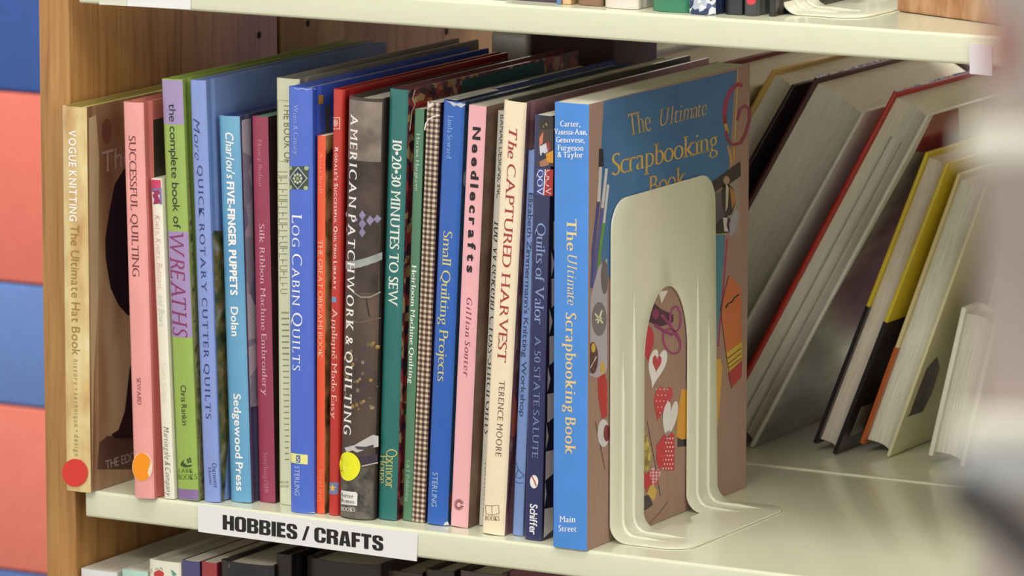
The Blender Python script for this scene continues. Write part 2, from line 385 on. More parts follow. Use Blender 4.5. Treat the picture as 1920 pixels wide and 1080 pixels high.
# ------------------------------------------------------------------ shelf labels
def card(name, cs, thick, m, label, cat='label'):
    P = [hit(x, y, 'Y', -.0004) for x, y in cs]; o = empty(name, tuple(P[3])); tag(o, label, cat)
    V = [p-P[3] for p in P]; V = [(v.x, 0, v.z) for v in V]+[(v.x, -thick, v.z) for v in V]
    fix_normals(mesh('card', V, [(0, 1, 2, 3), (4, 5, 6, 7), (0, 1, 5, 4), (1, 2, 6, 5), (2, 3, 7, 6), (3, 0, 4, 7)], m, o)); return o
WHITE = mat('eef0f2', .35, .4, mottle=.01)
hc = card('shelf_label', [(372, 946), (784, 1000.5), (782, 1052), (373, 996.5)], .0008, WHITE, 'white shelf label printed in heavy black capitals below the front row of books')
# heavy capitals
def rr(x0, y0, x1, y1, r, n=5):
    pts = []
    for cx, cy, a0 in ((x1-r, y1-r, 0), (x0+r, y1-r, 90), (x0+r, y0+r, 180), (x1-r, y0+r, 270)):
        for k in range(n+1): a = math.radians(a0+90*k/n); pts.append((cx+r*math.cos(a), cy+r*math.sin(a)))
    return pts
W_, s_, t_ = .60, .225, .17
R4 = lambda x0, y0, x1, y1: [(x0, y0), (x1, y0), (x1, y1), (x0, y1)]
BLOCK = {'H': [[(0, 0), (s_, 0), (s_, .4), (W_-s_, .4), (W_-s_, 0), (W_, 0), (W_, 1), (W_-s_, 1), (W_-s_, .6), (s_, .6), (s_, 1), (0, 1)]],
 'O': [rr(0, -.01, W_, 1.01, .2), rr(s_, .15, W_-s_, .85, .07)],
 'B': [[(0, 0), (W_-.17, 0), (W_-.06, .05), (W_, .16), (W_, .38), (W_-.04, .47), (W_-.12, .52), (W_-.04, .57), (W_-.01, .66), (W_-.01, .84), (W_-.07, .95), (W_-.18, 1), (0, 1)], R4(s_, .16, W_-s_, .43), R4(s_, .60, W_-s_-.01, .84)],
 'I': [R4(0, 0, s_+.01, 1)], 'E': [[(0, 0), (.46, 0), (.46, .2), (s_, .2), (s_, .41), (.43, .41), (.43, .6), (s_, .6), (s_, .8), (.45, .8), (.45, 1), (0, 1)]],
 'F': [[(0, 0), (s_, 0), (s_, .4), (.42, .4), (.42, .59), (s_, .59), (s_, .8), (.46, .8), (.46, 1), (0, 1)]],
 'T': [[(.145, 0), (.375, 0), (.375, .8), (.52, .8), (.52, 1), (0, 1), (0, .8), (.145, .8)]],
 'S': [[(0, .34), (0, .2), (.06, .05), (.18, -.01), (.40, -.01), (.52, .05), (.57, .18), (.57, .38), (.53, .50), (.22, .69), (.22, .80), (.25, .86), (.31, .86), (.34, .80), (.34, .68), (.56, .68), (.56, .82), (.50, .96), (.38, 1.01), (.19, 1.01), (.06, .96), (.01, .84), (.01, .64), (.06, .53), (.35, .33), (.35, .2), (.32, .14), (.26, .14), (.22, .2), (.22, .34)]],
 'C': [[(W_, .37), (W_, .2), (.54, .06), (.42, -.01), (.18, -.01), (.06, .06), (0, .2), (0, .8), (.06, .94), (.18, 1.01), (.42, 1.01), (.54, .94), (W_, .8), (W_, .63), (W_-s_, .63), (W_-s_, .8), (.34, .86), (.26, .86), (s_, .8), (s_, .2), (.26, .14), (.34, .14), (W_-s_, .2), (W_-s_, .37)]],
 'R': [[(0, 0), (s_, 0), (s_, .42), (.30, .42), (.36, .36), (.37, 0), (W_-.01, 0), (W_-.01, .36), (.56, .46), (.48, .51), (.57, .57), (W_, .68), (W_, .84), (.54, .95), (.42, 1), (0, 1)], R4(s_, .58, W_-s_, .84)],
 'A': [[(0, 0), (.22, 0), (.235, .18), (.365, .18), (.38, 0), (W_, 0), (.46, 1), (.14, 1)], [(.25, .34), (.35, .34), (.30, .76)]],
 '/': [[(0, 0), (.15, 0), (.40, 1), (.25, 1)]]}
Vt, Tt, xx = [], [], 0
for ch in 'HOBBIES / CRAFTS':
    if ch == ' ': xx += .20; continue
    cu = bpy.data.curves.new('fill', 'CURVE'); cu.dimensions = '2D'; cu.fill_mode = 'BOTH'
    for pl in BLOCK[ch]:
        sp = cu.splines.new('POLY'); sp.points.add(len(pl)-1); sp.use_cyclic_u = True
        for p_, v in zip(sp.points, pl): p_.co = (v[0], v[1], 0, 1)
    o_ = bpy.data.objects.new('fill', cu); me_ = o_.to_mesh(); base = len(Vt)
    Vt += [(v.co.x+xx, v.co.y) for v in me_.vertices]; Tt += [tuple(base+i for i in p_.vertices) for p_ in me_.polygons]
    o_.to_mesh_clear(); bpy.data.objects.remove(o_); bpy.data.curves.remove(cu); xx += max(p[0] for pl in BLOCK[ch] for p in pl)+.045
Lx = max(v[0] for v in Vt); Vt = [(x/Lx, y) for x, y in Vt]
a_, b_, c_ = (hit(*p, 'Y', -.0004)-hc.location for p in ((419, 992), (720, 1033), (419, 964.5)))
mesh('lettering', [(a_.x+(b_.x-a_.x)*x+(c_.x-a_.x)*y, -.00095, a_.z+(b_.z-a_.z)*x+(c_.z-a_.z)*y) for x, y in Vt], Tt, mat('17171a', .5), hc)
card('shelf_label', [(240, -14), (359, -6), (358, 17.5), (240, 11)], .0008, WHITE, 'blank white label on the upper shelf edge near the oak end panel')
card('label_holder', [(187, -18), (239, -14), (239, 11), (187, 8.5)], .0004, mat('dfe0cf', .15, .6), 'clear plastic label holder left of the white upper shelf label')
card('shelf_label', [(1819, 82), (1860, 85), (1860, 142), (1819, 138)], .0008, mat('e6e2ea', .4), 'small pale lilac label at the right end of the upper shelf edge')

# ================================================================== FRONT ROW OF BOOKS
PATCHY = noise_mat('tan_clouds', 38, [(0.3, 'c79a62'), (0.45, 'd9bb80'), (0.58, 'e6d296'), (0.75, 'f0e3bc')], (1.5, 1.5, .7), .45, .4, 3)
knit = make_book('knitting_book', ((120, 203), (163, 200), (123, 921), (170, 924)), 0.2, .215, 'hard', PATCHY,
                 noise_mat('tan_photo', 16, [(0.3, '7e5a42'), (0.5, 'a5835f'), (0.7, 'd6c49a')], (1, 1.5, .4), .4, .4, 2), 'tan and gold knitting book with a red dot sticker, leftmost beside the oak panel', bulge=.0004, w=.0188, X0=-.0096, cl='a08c50', pages=noise_mat('lime_head', 30, [(0.3, 'b9b758'), (0.7, 'd6d48a')], (50, 1, 1), .7))
decal(knit, [(163, 222), (180, 215), (186, 300), (184, 560), (176, 700), (172, 905), (170, 905), (166, 500)], noise_mat('pale_fold', 20, [(.3, 'b89f78'), (.7, 'd0bb92')], (1, 1, .5)), 'cover_photo', 'cover')
decal(knit, [(262, 280), (232, 318), (215, 345), (205, 395), (197, 450), (198, 485), (207, 540), (222, 572), (238, 590), (262, 600)], '1c1420', 'cover_photo', 'cover', 1)
decal(knit, [(262, 640), (243, 690), (234, 770), (222, 806), (208, 815), (216, 822), (240, 824), (262, 818)], '2a1a22', 'cover_photo', 'cover', 1)
decal(knit, [(183, 880), (186, 830), (200, 818), (262, 815), (262, 880)], '5c4336', 'cover_photo', 'cover', 1)
decal(knit, ell(200, 246, 9, 24, 18), '7a4c3c', 'cover_photo', 'cover', 1)
lettering(knit, 'The', (191, 325), (246, 308), (191, 285), 'b5a194', 'sans', face='cover')
lettering(knit, 'THE EDITORS', (198, 880), (282, 854), (197, 864), 'b9b0ac', 'sans', face='cover')
stext(knit, 'VOGUE KNITTING', 244, 415, .30, .60, 'ffffff', 'bold', track=.16)
stext(knit, 'The Ultimate Hat Book', 422, 666, .34, .68, 'a2813c', 'sans', track=.1)
stext(knit, 'history \u2022 technique \u2022 design', 674, 855, .40, .60, 'a08a55', 'sans', track=.3)
def dot(bk, cx, cy, rx, ry, col, name='sticker', cut=None):
    pts = ell(cx, cy, rx, ry, 40)
    if cut: pts = [(min(x, cut[0]+abs(y-cut[1])*cut[2]), y) for x, y in pts]
    q = [px_spine(bk, *p) for p in pts]; n = len(q)
    V = [(u, -.0011, v) for u, v in q]+[(u, -.0008, v) for u, v in q]
    return mesh(name, V, [tuple(range(n)), tuple(range(n, 2*n))]+[(i, (i+1) % n, n+(i+1) % n, n+i) for i in range(n)], mat(col, .4, .2, mottle=.01), bk.cp)
dot(knit, 142, 886, 24, 26, 'dd3a34')['label'] = 'round red sticker'

pq = make_book('quilting_book', ((227, 193), (270, 193), (251, 933), (288, 937)), None, .2, 'hard', 'f4a6a2', 'd2766e', 'salmon pink quilting book with an orange dot sticker low on its spine', bulge=.0012)
decal(pq, [(287, 225), (330, 214), (330, 332), (289, 336)], '3e3a30', 'cover_photo', 'cover', 1)
stext(pq, 'SUCCESSFUL QUILTING', 254, 518, .30, .66, '6b2d33', 'serif', track=.03)
stext(pq, 'SEWARD', 708, 758, .36, .58, '8a3038', 'serif', track=.03)
dot(pq, 268.5, 875, 19, 27, 'ffe4c4', 'sticker_edge')
o = dot(pq, 268.5, 875, 17.5, 26, 'ff9a0a', cut=(278, 884, .32)); o['label'] = 'round orange sticker with a worn right edge'; o.location.y = -.0004

kn = make_book('craft_booklet', ((281, 337), (304, 335), (308, 936), (327, 937)), None, .19, 'paper', 'f3f1e0', 'e8e4d0', 'thin white craft book with faint script, between the pink and green spines', bulge=.0003)
band(kn, .04, .96, 337, 352, 'd6406e'); band(kn, .04, .96, 352, 360, '8d6fa8', layer=1)
band(kn, .04, .96, 360, 381, 'e6e0e2', layer=1); band(kn, .8, .99, 352, 383, '7c78b0', layer=2)
decal(kn, [(287, 358), (298, 356), (301, 362), (297, 366), (300, 374), (302, 381), (288, 383), (290, 374), (286, 366), (290, 362)], '9a2f5c', 'motif', layer=3)
stext(kn, 'Knits, Knots, Buttons,', 403, 545, .25, .8, 'dba3b2', 'script'); stext(kn, 'and Bows', 552, 612, .25, .8, 'b9cfc0', 'script')
stext(kn, 'Linda Stokes', 680, 756, .25, .75, 'd9dccb', 'script'); stext(kn, 'Martingale & Company', 800, 930, .25, .78, '1d1d1d', 'script')

wr = make_book('wreath_book', ((299, 150), (343, 150), (333, 938), (371, 940)), None, .231, 'hard', '9bb857', '8ea848', 'green and purple wreath book with black and plum lettering', bulge=.0006)
band(wr, .0, 1, 150, 233, 'a695c4'); band(wr, 0, 1, 434, 632, 'a68fc2'); band(wr, 0, 1, 917, 941, '8a70a4')
stext(wr, 'the complete book of', 194, 428, .36, .70, '1d2a2e', 'sans', track=.05)
stext(wr, 'WREATHS', 436, 632, .08, .84, '8a3568', 'serifi', track=.0)
stext(wr, 'Chris Rankin', 722, 797, .40, .66, '23381c', 'sans')
decal(wr, [(339, 872), (341, 866), (347, 861), (345, 867), (352, 872), (362, 871), (358, 875), (347, 876)], '33501f', 'leaf_mark', layer=1)
for cx, cy in ((353, 862), (357, 860), (354, 866), (358, 865)): decal(wr, ell(cx, cy, 2, 2.4, 10), '33501f', 'leaf_mark', layer=1)
lettering(wr, 'LARK', (335, 886), (363, 886), (335, 878), '4b6a2a', 'serif'); lettering(wr, 'BOOKS', (334, 899), (369, 899), (334, 889), '4b6a2a', 'serif')
decal(wr, [(351, 300), (352, 300), (390, 940), (372, 940)], noise_mat('foliage', 140, [(.35, '4f4a35'), (.5, 'a19a78'), (.65, '6d7a4a')], (1, 1, 1)), 'cover_photo', 'cover')

ro = make_book('quilting_book', ((352, 152), (387, 152), (382, 941), (411, 943)), None, .228, 'hard', '8a9fe0', '7590c8', 'tall periwinkle blue quilting book with navy capitals, blue cover reaching far back', bulge=.0006, coat=.35)
decal(ro, [(397, 438), (402, 433), (440, 432), (445, 560), (420, 941), (415, 941)], noise_mat('garden_photo', 90, [(.3, '23291c'), (.45, '4f5c38'), (.55, '7d6a3c'), (.7, '8f9a90')], (1, 1, 1)), 'cover_photo', 'cover', 1)
stext(ro, 'More', 222, 300, .2, .62, '2a3a78', 'script'); stext(ro, 'QUICK ROTARY CUTTER QUILTS', 310, 785, .36, .70, '26346f', 'serif', track=.16)
lettering(ro, 'Oxmoor', (398, 868), (402, 915), (406, 868), '27357a', 'serif'); lettering(ro, 'House', (391, 876), (394, 908), (397, 876), '27357a', 'serif')

pu = make_book('puppet_book', ((408, 219), (449, 219), (432, 942), (470, 943)), None, .2, 'hard', noise_mat('sky_spine', 9, [(.35, '5a9ccc'), (.6, '74b4d8')], (1, 1, 1), .4, .4), '4c4a66', 'sky blue puppet book with white rounded lettering', bulge=.0008, cl='2b3f8f')
decal(pu, [(449, 226), (470, 222), (475, 470), (488, 700), (492, 760), (466, 764)], noise_mat('patchwork_print', 55, [(0, '8f8596'), (.35, 'a89cae'), (.6, '77718a'), (.85, 'b8aeb8')], (1, 1, 1), kind='cell'), 'cover_photo', 'cover', 1)
stext(pu, "Charlou's", 248, 335, .36, .74, 'ffffff', 'boldi', track=.02); stext(pu, 'FIVE-FINGER PUPPETS', 340, 553, .36, .7, 'ffffff', 'black', track=.05)
stext(pu, 'Dolan', 575, 630, .36, .7, 'ffffff', 'bold'); stext(pu, 'Sedgewood Press', 738, 920, .36, .7, 'ffffff', 'bold', track=.05)

si = make_book('embroidery_book', ((470, 220), (505, 219), (487, 942), (516, 943)), None, .2, 'paper', 'a43f5f', '3a2428', 'plum red embroidery book with pale pink lettering', bulge=.0004, coat=.25, pages=noise_mat('green_head', 40, [(.3, '5c8f7c'), (.7, '8ab5a0')], (60, 1, 1)))
stext(si, 'Nancy Bednar', 262, 352, .36, .62, 'd08aa0', 'serif', track=.05); stext(si, 'Silk Ribbon Machine Embroidery', 420, 742, .34, .68, 'ecc0cc', 'serif', track=.05)
stext(si, 'Sterling/SIR', 848, 925, .34, .62, 'd08aa0', 'serif')

fw = make_book('flower_book', ((508, 147), (565, 149), (523, 945), (562, 950)), 0.0, .232, 'hard', 'dde2c2', '8f8c86', 'tall cream flower book with thin drawn letters, partly behind the bright blue spine', w=.0172, bulge=.0006)
OL = '8c9068'
strip(fw, [(541, 189), (520, 187), (521, 302), (541, 303)], 1.6, OL, 'ruled_frame', layer=1)
stext(fw, 'THE BOOK OF', 194, 305, .36, .66, '73754c', 'light', track=.14)
for i, y in enumerate(list(range(322, 545, 11))):
    k = i % 4; x0, x1 = 519+i*.35, 540
    if k == 0: strip(fw, [(x1, y), (x0+3, y), (x0, y+4), (x0+3, y+8), (x1, y+8)], 1.5, OL, 'drawn_letter', layer=1)
    elif k == 1: strip(fw, [(x0, y), (x1, y)], 1.5, OL, 'drawn_letter', layer=1); strip(fw, [(x0+8, y), (x0+8, y+7)], 1.5, OL, 'drawn_letter', layer=1)
    elif k == 2: strip(fw, [(x0, y), (x1, y)], 1.5, OL, 'drawn_letter', layer=1); strip(fw, [(x0, y-2), (x0, y+7)], 1.3, OL, 'drawn_letter', layer=1)
    else: strip(fw, [(x0, y), (x1, y)], 1.5, OL, 'drawn_letter', layer=1); strip(fw, [(x1-9, y), (x1-9, y+6)], 1.3, OL, 'drawn_letter', layer=1)
for i, y in enumerate(range(586, 862, 11)):
    strip(fw, [(528+i*.3, y), (543, y)], 2.6 if i < 8 else 1.8, OL, 'drawn_letter', layer=1)
lettering(fw, 'DECOR', (525, 906), (543, 906), (525, 901), OL, 'serif'); lettering(fw, 'VENUE', (525, 914), (543, 914), (525, 909), OL, 'serif')

lg = make_book('quilting_book', ((541, 163), (588, 166), (544, 961), (591, 963)), 0.15, .228, 'hard', '4c6ed6', '3a5ccc', 'bright royal blue quilting book with large white capitals and a yellow band low down', w=.0174, bulge=.0012, coat=.45)
strip(lg, [(552, 163), (560, 167), (568, 165), (577, 168), (586, 165), (590, 168)], 1.6, 'b9c6ee', 'worn_edge', layer=2); strip(lg, [(545, 958), (560, 961), (576, 962), (589, 961)], 1.6, 'c4cade', 'worn_edge', layer=2)
stext(lg, 'Weiss & Causey', 196, 290, .26, .48, '9fb4ee', 'serif')
decal(lg, [(542, 312), (580, 311), (579, 355), (542, 354)], '3d4a44', 'emblem', layer=1)
strip(lg, [(561, 313), (577, 334), (560, 354), (544, 333), (561, 313)], 1.8, 'c9d4c4', 'emblem_line', layer=3)
decal(lg, [(561, 317), (574, 334), (560, 350), (547, 333)], '24345f', 'emblem', layer=2)
for a in range(0, 360, 45): decal(lg, ell(560+7*math.cos(math.radians(a)), 334+8*math.sin(math.radians(a)), 2.4, 2.8, 8), 'c8cfa0', 'emblem_flower', layer=3)
decal(lg, ell(560, 334, 3.5, 4, 12), '8fa06a', 'emblem_flower', layer=4)
for cx, cy in ((545, 315), (576, 315), (545, 351), (575, 352)): decal(lg, ell(cx, cy, 4, 4, 12), 'a9bd8c', 'emblem_flower', layer=4)
stext(lg, 'Log Cabin Quilts', 402, 695, .16, .62, 'f4f6ff', 'serif', caps=True, track=.12)
band(lg, .01, .80, 851, 869, 'f0ec96', 'logo_band', layer=1); decal(lg, [(557, 853), (565, 853), (565, 867), (557, 867)], '3f5fb8', 'logo', layer=2)
strip(lg, [(563, 856), (559, 857), (560, 860), (563, 861), (562, 864), (558, 865)], 1.4, 'f0ec96', 'logo', layer=4)
stext(lg, 'STERLING', 874, 929, .24, .46, 'b4c4ee', 'sans', track=.12)
decal(lg, [(597, 178), (606, 178), (606, 194), (597, 196)], 'c8963c', 'cover_print', 'cover', 1)
strip(lg, [(600, 196), (602, 255)], 1.5, '6f6a80', 'cover_print', 'cover', 1)
decal(lg, [(609, 200), (619, 196), (619, 250), (610, 252)], '55565c', 'cover_print', 'cover', 1)

og = make_book('origami_book', ((594, 257), (611, 254), (593, 963), (608, 964)), None, .19, 'paper', 'f0592f', noise_mat('tan_print', 70, [(.35, '2a2420'), (.5, 'b08a58'), (.65, 'c9a878')], (1, 1, 1)), 'slim bright orange origami book between the royal blue and dark red spines', bulge=.0003)
stext(og, 'Assia Brill', 284, 362, .28, .72, 'ff9468', 'serif'); stext(og, 'THE GREAT ORIGAMI BOOK', 450, 671, .18, .76, 'ffc4a4', 'serif', track=.04); stext(og, 'STERLING', 880, 940, .22, .7, 'ff9468', 'serif')
decal(og, [(608, 838), (614, 834), (614, 925), (607, 930)], 'e0a13a', 'cover_print', 'cover', 1)

rd = make_book('quilting_book', ((622, 168), (648, 169), (616, 965), (637, 967)), None, .211, 'hard', 'c23026', 'a81f1c', 'dark red quilting book with small white capitals and a blue badge at its foot', bulge=.0018)
decal(rd, [(623, 219), (640, 219), (640, 242), (623, 242)], 'eab0a0', 'logo', layer=1); decal(rd, [(624.5, 221), (638.5, 221), (638.5, 240), (624.5, 240)], 'c23026', 'logo', layer=2)
for a in range(0, 180, 36): strip(rd, [(631.5-6*math.cos(math.radians(a)), 230-8*math.sin(math.radians(a))), (631.5+6*math.cos(math.radians(a)), 230+8*math.sin(math.radians(a)))], 1.5, 'f0c4b4', 'logo', layer=4)
stext(rd, "Rodale's Successful Quilting Library", 276, 542, .36, .64, 'f6dcd4', 'bold', caps=True, track=.12)
decal(rd, [(624, 556), (633, 556), (633, 566), (624, 566)], '6f9ac6', 'blue_square', layer=1)
stext(rd, 'Appliqué Made Easy', 577, 785, .26, .74, 'f0c8be', 'serif', track=.03)
decal(rd, [(617, 903), (636, 904), (635, 926), (617, 925)], '6f7fae', 'badge', layer=1)
decal(rd, [(626+(7 if i % 2 == 0 else 3)*math.sin(math.pi*i/5), 914-(8 if i % 2 == 0 else 3.5)*math.cos(math.pi*i/5)) for i in range(10)], 'e8b446', 'badge_star', layer=2)

PH = noise_mat('dark_quilt_photo', 26, [(.3, '2b221f'), (.46, '44362f'), (.6, '5a4a40'), (.75, '75614f')], (1, 1, .7), .45, .1, 6)
pa = make_book('quilting_book', ((649, 187), (728, 182), (636, 972), (705, 973)), None, .2, 'hard', PH, '3a2e2a', 'thick dark brown patchwork book with a yellow dot sticker on its rounded spine', w=.0252, bulge=.0045, coat=.1)
band(pa, .02, .98, 188, 300, noise_mat('beige_photo', 60, [(.35, '6a5c54'), (.65, '988a7c')], (1, 1, 1), .45, .1), 'spine_photo')
band(pa, .02, .98, 300, 545, noise_mat('cloth_photo', 60, [(.35, '352826'), (.65, '52423c')], (1, 1, 1), .45, .1), 'spine_photo')
LV = noise_mat('lavender_print', 60, [(.3, '77739a'), (.7, '9c98b8')], (1, 1, 1), .3, .6)
for cx, cy, r in ((686, 402, 6), (686, 418, 6.5), (699, 412, 6), (686, 434, 6), (709, 410, 5), (650, 402, 4), (651, 430, 4), (675, 410, 3)):
    decal(pa, [(cx, cy-r*1.6), (cx+r, cy), (cx, cy+r*1.6), (cx-r, cy)], LV, 'diamond', layer=2)
G_ = noise_mat('cuff_print', 80, [(.3, '8d9492'), (.7, 'aeb5b2')], (1, 1, 1), .3, .6)
for i in range(6):
    x0, x1 = 646+i*11.5, 646+(i+1)*11.5; f = lambda x: 500-((x-646)/69)**2*16
    decal(pa, [(x0, f(x0)-11), (x1, f(x1)-11), (x1, f(x1)+3), (x0, f(x0)+4)], G_, 'cuff_band', layer=2)
strip(pa, [(655, 531), (668, 545), (683, 555), (698, 556), (712, 548)], 2.2, '9a9694', 'collar_line', layer=2)
strip(pa, [(692, 558), (697, 592)], 2, '201a1a', 'fold_line', layer=2); strip(pa, [(660, 598), (680, 603), (712, 596)], 1.8, '76604e', 'fold_line', layer=2)
random.seed(3)
for _ in range(46):
    cx, cy = random.uniform(650, 708), random.uniform(640, 765); r = random.uniform(1.5, 3.6)
    decal(pa, ell(cx, cy, r, r*1.3, 7), random.choice(['8a6d44', 'a08c66', '6a5a48', '9a7f3c', '4a3a52', '7a7060']), 'dried_flower', layer=2)
WC = mat('c9c3c2', .3, .6)
decal(pa, [(650, 838), (672, 832), (700, 815), (708, 818), (708, 838), (694, 840), (676, 846), (668, 842), (656, 846)], WC, 'white_cloth', layer=2)
decal(pa, [(672, 834), (690, 836), (707, 832), (707, 837), (688, 842), (676, 840)], '4a3f4a', 'white_cloth_fold', layer=3)
strip(pa, [(684, 872), (707, 868)], 2.2, 'bdb6b0', 'white_hem', layer=3)
decal(pa, [(640, 858), (706, 852), (706, 868), (640, 874)], '3a3040', 'spine_photo', layer=1)
band(pa, .02, .98, 874, 971, noise_mat('speckled_grey', 160, [(.35, '3c3834'), (.6, '6a655c')], (1, 1, 1), .45, .1), 'spine_photo', layer=1)
stext(pa, 'AMERICAN PATCHWORK & QUILTING', 214, 815, .13, .40, 'f6f2ee', 'serifb', track=.16)
q_ = ell(659, 872, 23.5, 27, 40)
def dotc(bk, pts, col, name, e):
    q = [px_spine(bk, *p) for p in pts]; cu = sum(a for a, b in q)/len(q); cw = sum(b for a, b in q)/len(q)
    V = [(cu, spine_y(bk, cu)-e, cw)]+[(cu+(u-cu)*k, spine_y(bk, cu+(u-cu)*k)-e, cw+(v-cw)*k) for k in (.5, 1) for u, v in q]; n = len(q)
    Fc = [(0, 1+i, 1+(i+1) % n) for i in range(n)]+[(1+i, 1+(i+1) % n, 1+n+(i+1) % n, 1+n+i) for i in range(n)]
    return mesh(name, V, Fc, mat(col, .4, .2, mottle=.01), bk.cp)
pa_s = dotc(pa, q_, 'f2f21e', 'sticker', .0006); pa_s['label'] = 'round yellow sticker'
decal(pa, [(642, 918), (674, 920), (677, 924), (676, 946), (642, 944), (641, 922)], 'eceae6', 'publisher_label', layer=3)
lettering(pa, 'Better', (643, 930), (670, 932), (643, 922), '2a2a2a', 'serifb'); lettering(pa, 'Homes', (641, 940), (671, 942), (641, 932), '2a2a2a', 'serifb')
lettering(pa, 'and Gardens', (647, 945), (672, 946.5), (647, 942), '2a2a2a', 'sans'); lettering(pa, 'BOOKS', (643, 956), (673, 957), (643, 948), 'e0ddd8', 'serifb')

RUG = noise_mat('woven_rug_print', 210, [(0, '7a2f38'), (.3, '3d2a3a'), (.5, 'a04040'), (.7, 'a88a60'), (.85, '5a2030')], (1, 1, 1), .4, .4, kind='cell')
mi = make_book('sewing_book', ((729, 168), (765, 170), (708, 974), (742, 977)), None, .225, 'hard', '20706c', RUG, 'teal sewing book with bold white numerals and a red rug-patterned cover', bulge=.0005, cl='6b2a34')
stext(mi, '10\u202220\u202230 MINUTES TO SEW', 262, 573, .28, .80, 'e6ece4', 'serifb', track=.03)
lettering(mi, 'Oxmoor', (725, 842), (723, 915), (745, 842), 'c9c070', 'serif', track=0); lettering(mi, 'House', (712, 853), (711, 906), (727, 853), 'c9c070', 'serif', track=0)
decal(mi, [(866, 150), (1020, 113), (1022, 200), (868, 250)], '12494c', 'cover_panel', 'cover', 1)
strip(mi, [(778, 168), (773, 185), (778, 196), (772, 208), (768, 245)], 1.8, 'd8c8a8', 'cover_print', 'cover', 2)
strip(mi, [(778, 175), (790, 166), (802, 168), (812, 178), (812, 190)], 2.6, '1f1a20', 'cover_print', 'cover', 2)
for cx, cy in ((826, 165), (826, 185), (843, 160), (806, 186)): decal(mi, ell(cx, cy, 5, 4, 8), 'a86a38', 'cover_print', 'cover', 2)
decal(mi, [(779, 192), (812, 183), (812, 196), (782, 204)], 'a8302c', 'cover_print', 'cover', 1)

he = make_book('quilting_book', ((775, 207), (797, 204), (755, 976), (771, 978)), None, .19, 'paper', '4f8062', '3c5a4a', 'slim sage green quilting book with small white lettering', bulge=.0003, w=.0067)
stext(he, 'Harriet Hargrave', 250, 358, .30, .68, 'c9dccb', 'serif', track=.02); stext(he, 'Heirloom Machine Quilting', 497, 719, .22, .72, 'eef6ea', 'serifb', track=.02); stext(he, 'C&T Publishing', 863, 940, .28, .66, 'a8c4ac', 'serif', track=.02)

GING = bpy.data.materials.new('gingham'); GING.use_nodes = True; nt = GING.node_tree; b_ = nt.nodes['Principled BSDF']; b_.inputs['Roughness'].default_value = .5; b_.inputs['Coat Weight'].default_value = .3
tc = nt.nodes.new('ShaderNodeTexCoord'); sx = nt.nodes.new('ShaderNodeSeparateXYZ'); nt.links.new(tc.outputs['Object'], sx.inputs[0]); fs = []
for ax_ in (0, 2):
    m1 = nt.nodes.new('ShaderNodeMath'); m1.operation = 'MULTIPLY'; m1.inputs[1].default_value = 1/.0034; nt.links.new(sx.outputs[ax_], m1.inputs[0])
    m2 = nt.nodes.new('ShaderNodeMath'); m2.operation = 'FRACT'; nt.links.new(m1.outputs[0], m2.inputs[0])
    m3 = nt.nodes.new('ShaderNodeMath'); m3.operation = 'GREATER_THAN'; m3.inputs[1].default_value = .48; nt.links.new(m2.outputs[0], m3.inputs[0]); fs.append(m3)
ad = nt.nodes.new('ShaderNodeMath'); ad.operation = 'ADD'; nt.links.new(fs[0].outputs[0], ad.inputs[0]); nt.links.new(fs[1].outputs[0], ad.inputs[1])
hv = nt.nodes.new('ShaderNodeMath'); hv.operation = 'MULTIPLY'; hv.inputs[1].default_value = .5; nt.links.new(ad.outputs[0], hv.inputs[0])
rp = nt.nodes.new('ShaderNodeValToRGB'); rp.color_ramp.interpolation = 'CONSTANT'; el = rp.color_ramp.elements; el.new(.5)
for e, (p, c) in zip(el, [(0, 'd6c9b4'), (.3, '8a6f60'), (.8, '3a2622')]): e.position = p; e.color = lin(c)
nt.links.new(hv.outputs[0], rp.inputs[0]); nt.links.new(rp.outputs[0], b_.inputs['Base Color'])
ch = make_book('pattern_book', ((799, 193), (828, 193), (772, 979), (797, 981)), None, .2, 'paper', GING, '3a2c40', 'brown and cream gingham spined book with a torn white patch near its top', bulge=.0004, w=.0096)
decal(ch, [(801, 196), (810, 193), (814, 197), (806, 202), (802, 200)], 'e8e2da', 'torn_patch', layer=2)
strip(ch, [(824, 216), (812, 219), (804, 224), (798, 232), (796, 244)], 2.4, 'f0ece6', 'torn_patch', layer=3)

sm = make_book('quilting_book', ((835, 190), (872, 194), (799, 983), (843, 988)), None, .226, 'hard', '2460bd', '2a4a60', 'cobalt blue quilting book with yellow lettering and a frayed top edge', w=.0150, bulge=.001, cl='24408c')
stext(sm, 'Linda Seward', 217, 297, .30, .56, '8fb8ec', 'serif'); stext(sm, 'Small Quilting Projects', 433, 715, .30, .74, 'd6cf86', 'serif', track=.0); stext(sm, 'STERLING', 886, 950, .26, .52, 'a4bfe0', 'sans', track=.1)
decal(sm, [(872, 210), (878, 208), (868, 500), (850, 960), (843, 985), (843, 960), (858, 620)], '2c5f86', 'cover_photo', 'cover', 1)
decal(sm, ell(872, 336, 5, 14, 12), '9cc8cc', 'cover_print', 'cover', 2); decal(sm, ell(845, 940, 5, 16, 12), 'a8442c', 'cover_print', 'cover', 2)
for pts in ([(837, 189), (850, 186), (858, 194), (864, 190), (872, 196), (866, 202), (858, 197), (852, 199), (845, 192)], [(801, 978), (806, 983), (815, 985), (822, 986), (812, 988), (803, 984)], [(834, 980), (838, 978), (841, 985), (832, 986)]):
    decal(sm, pts, 'c9cfd6', 'frayed_edge', layer=3)
sm_m = box('tape_strip', (.0012, .004, sm.h+.0001), (.0075, .058, sm.h+.0004), mat('c9c9c0', .3, .4), sm.root)
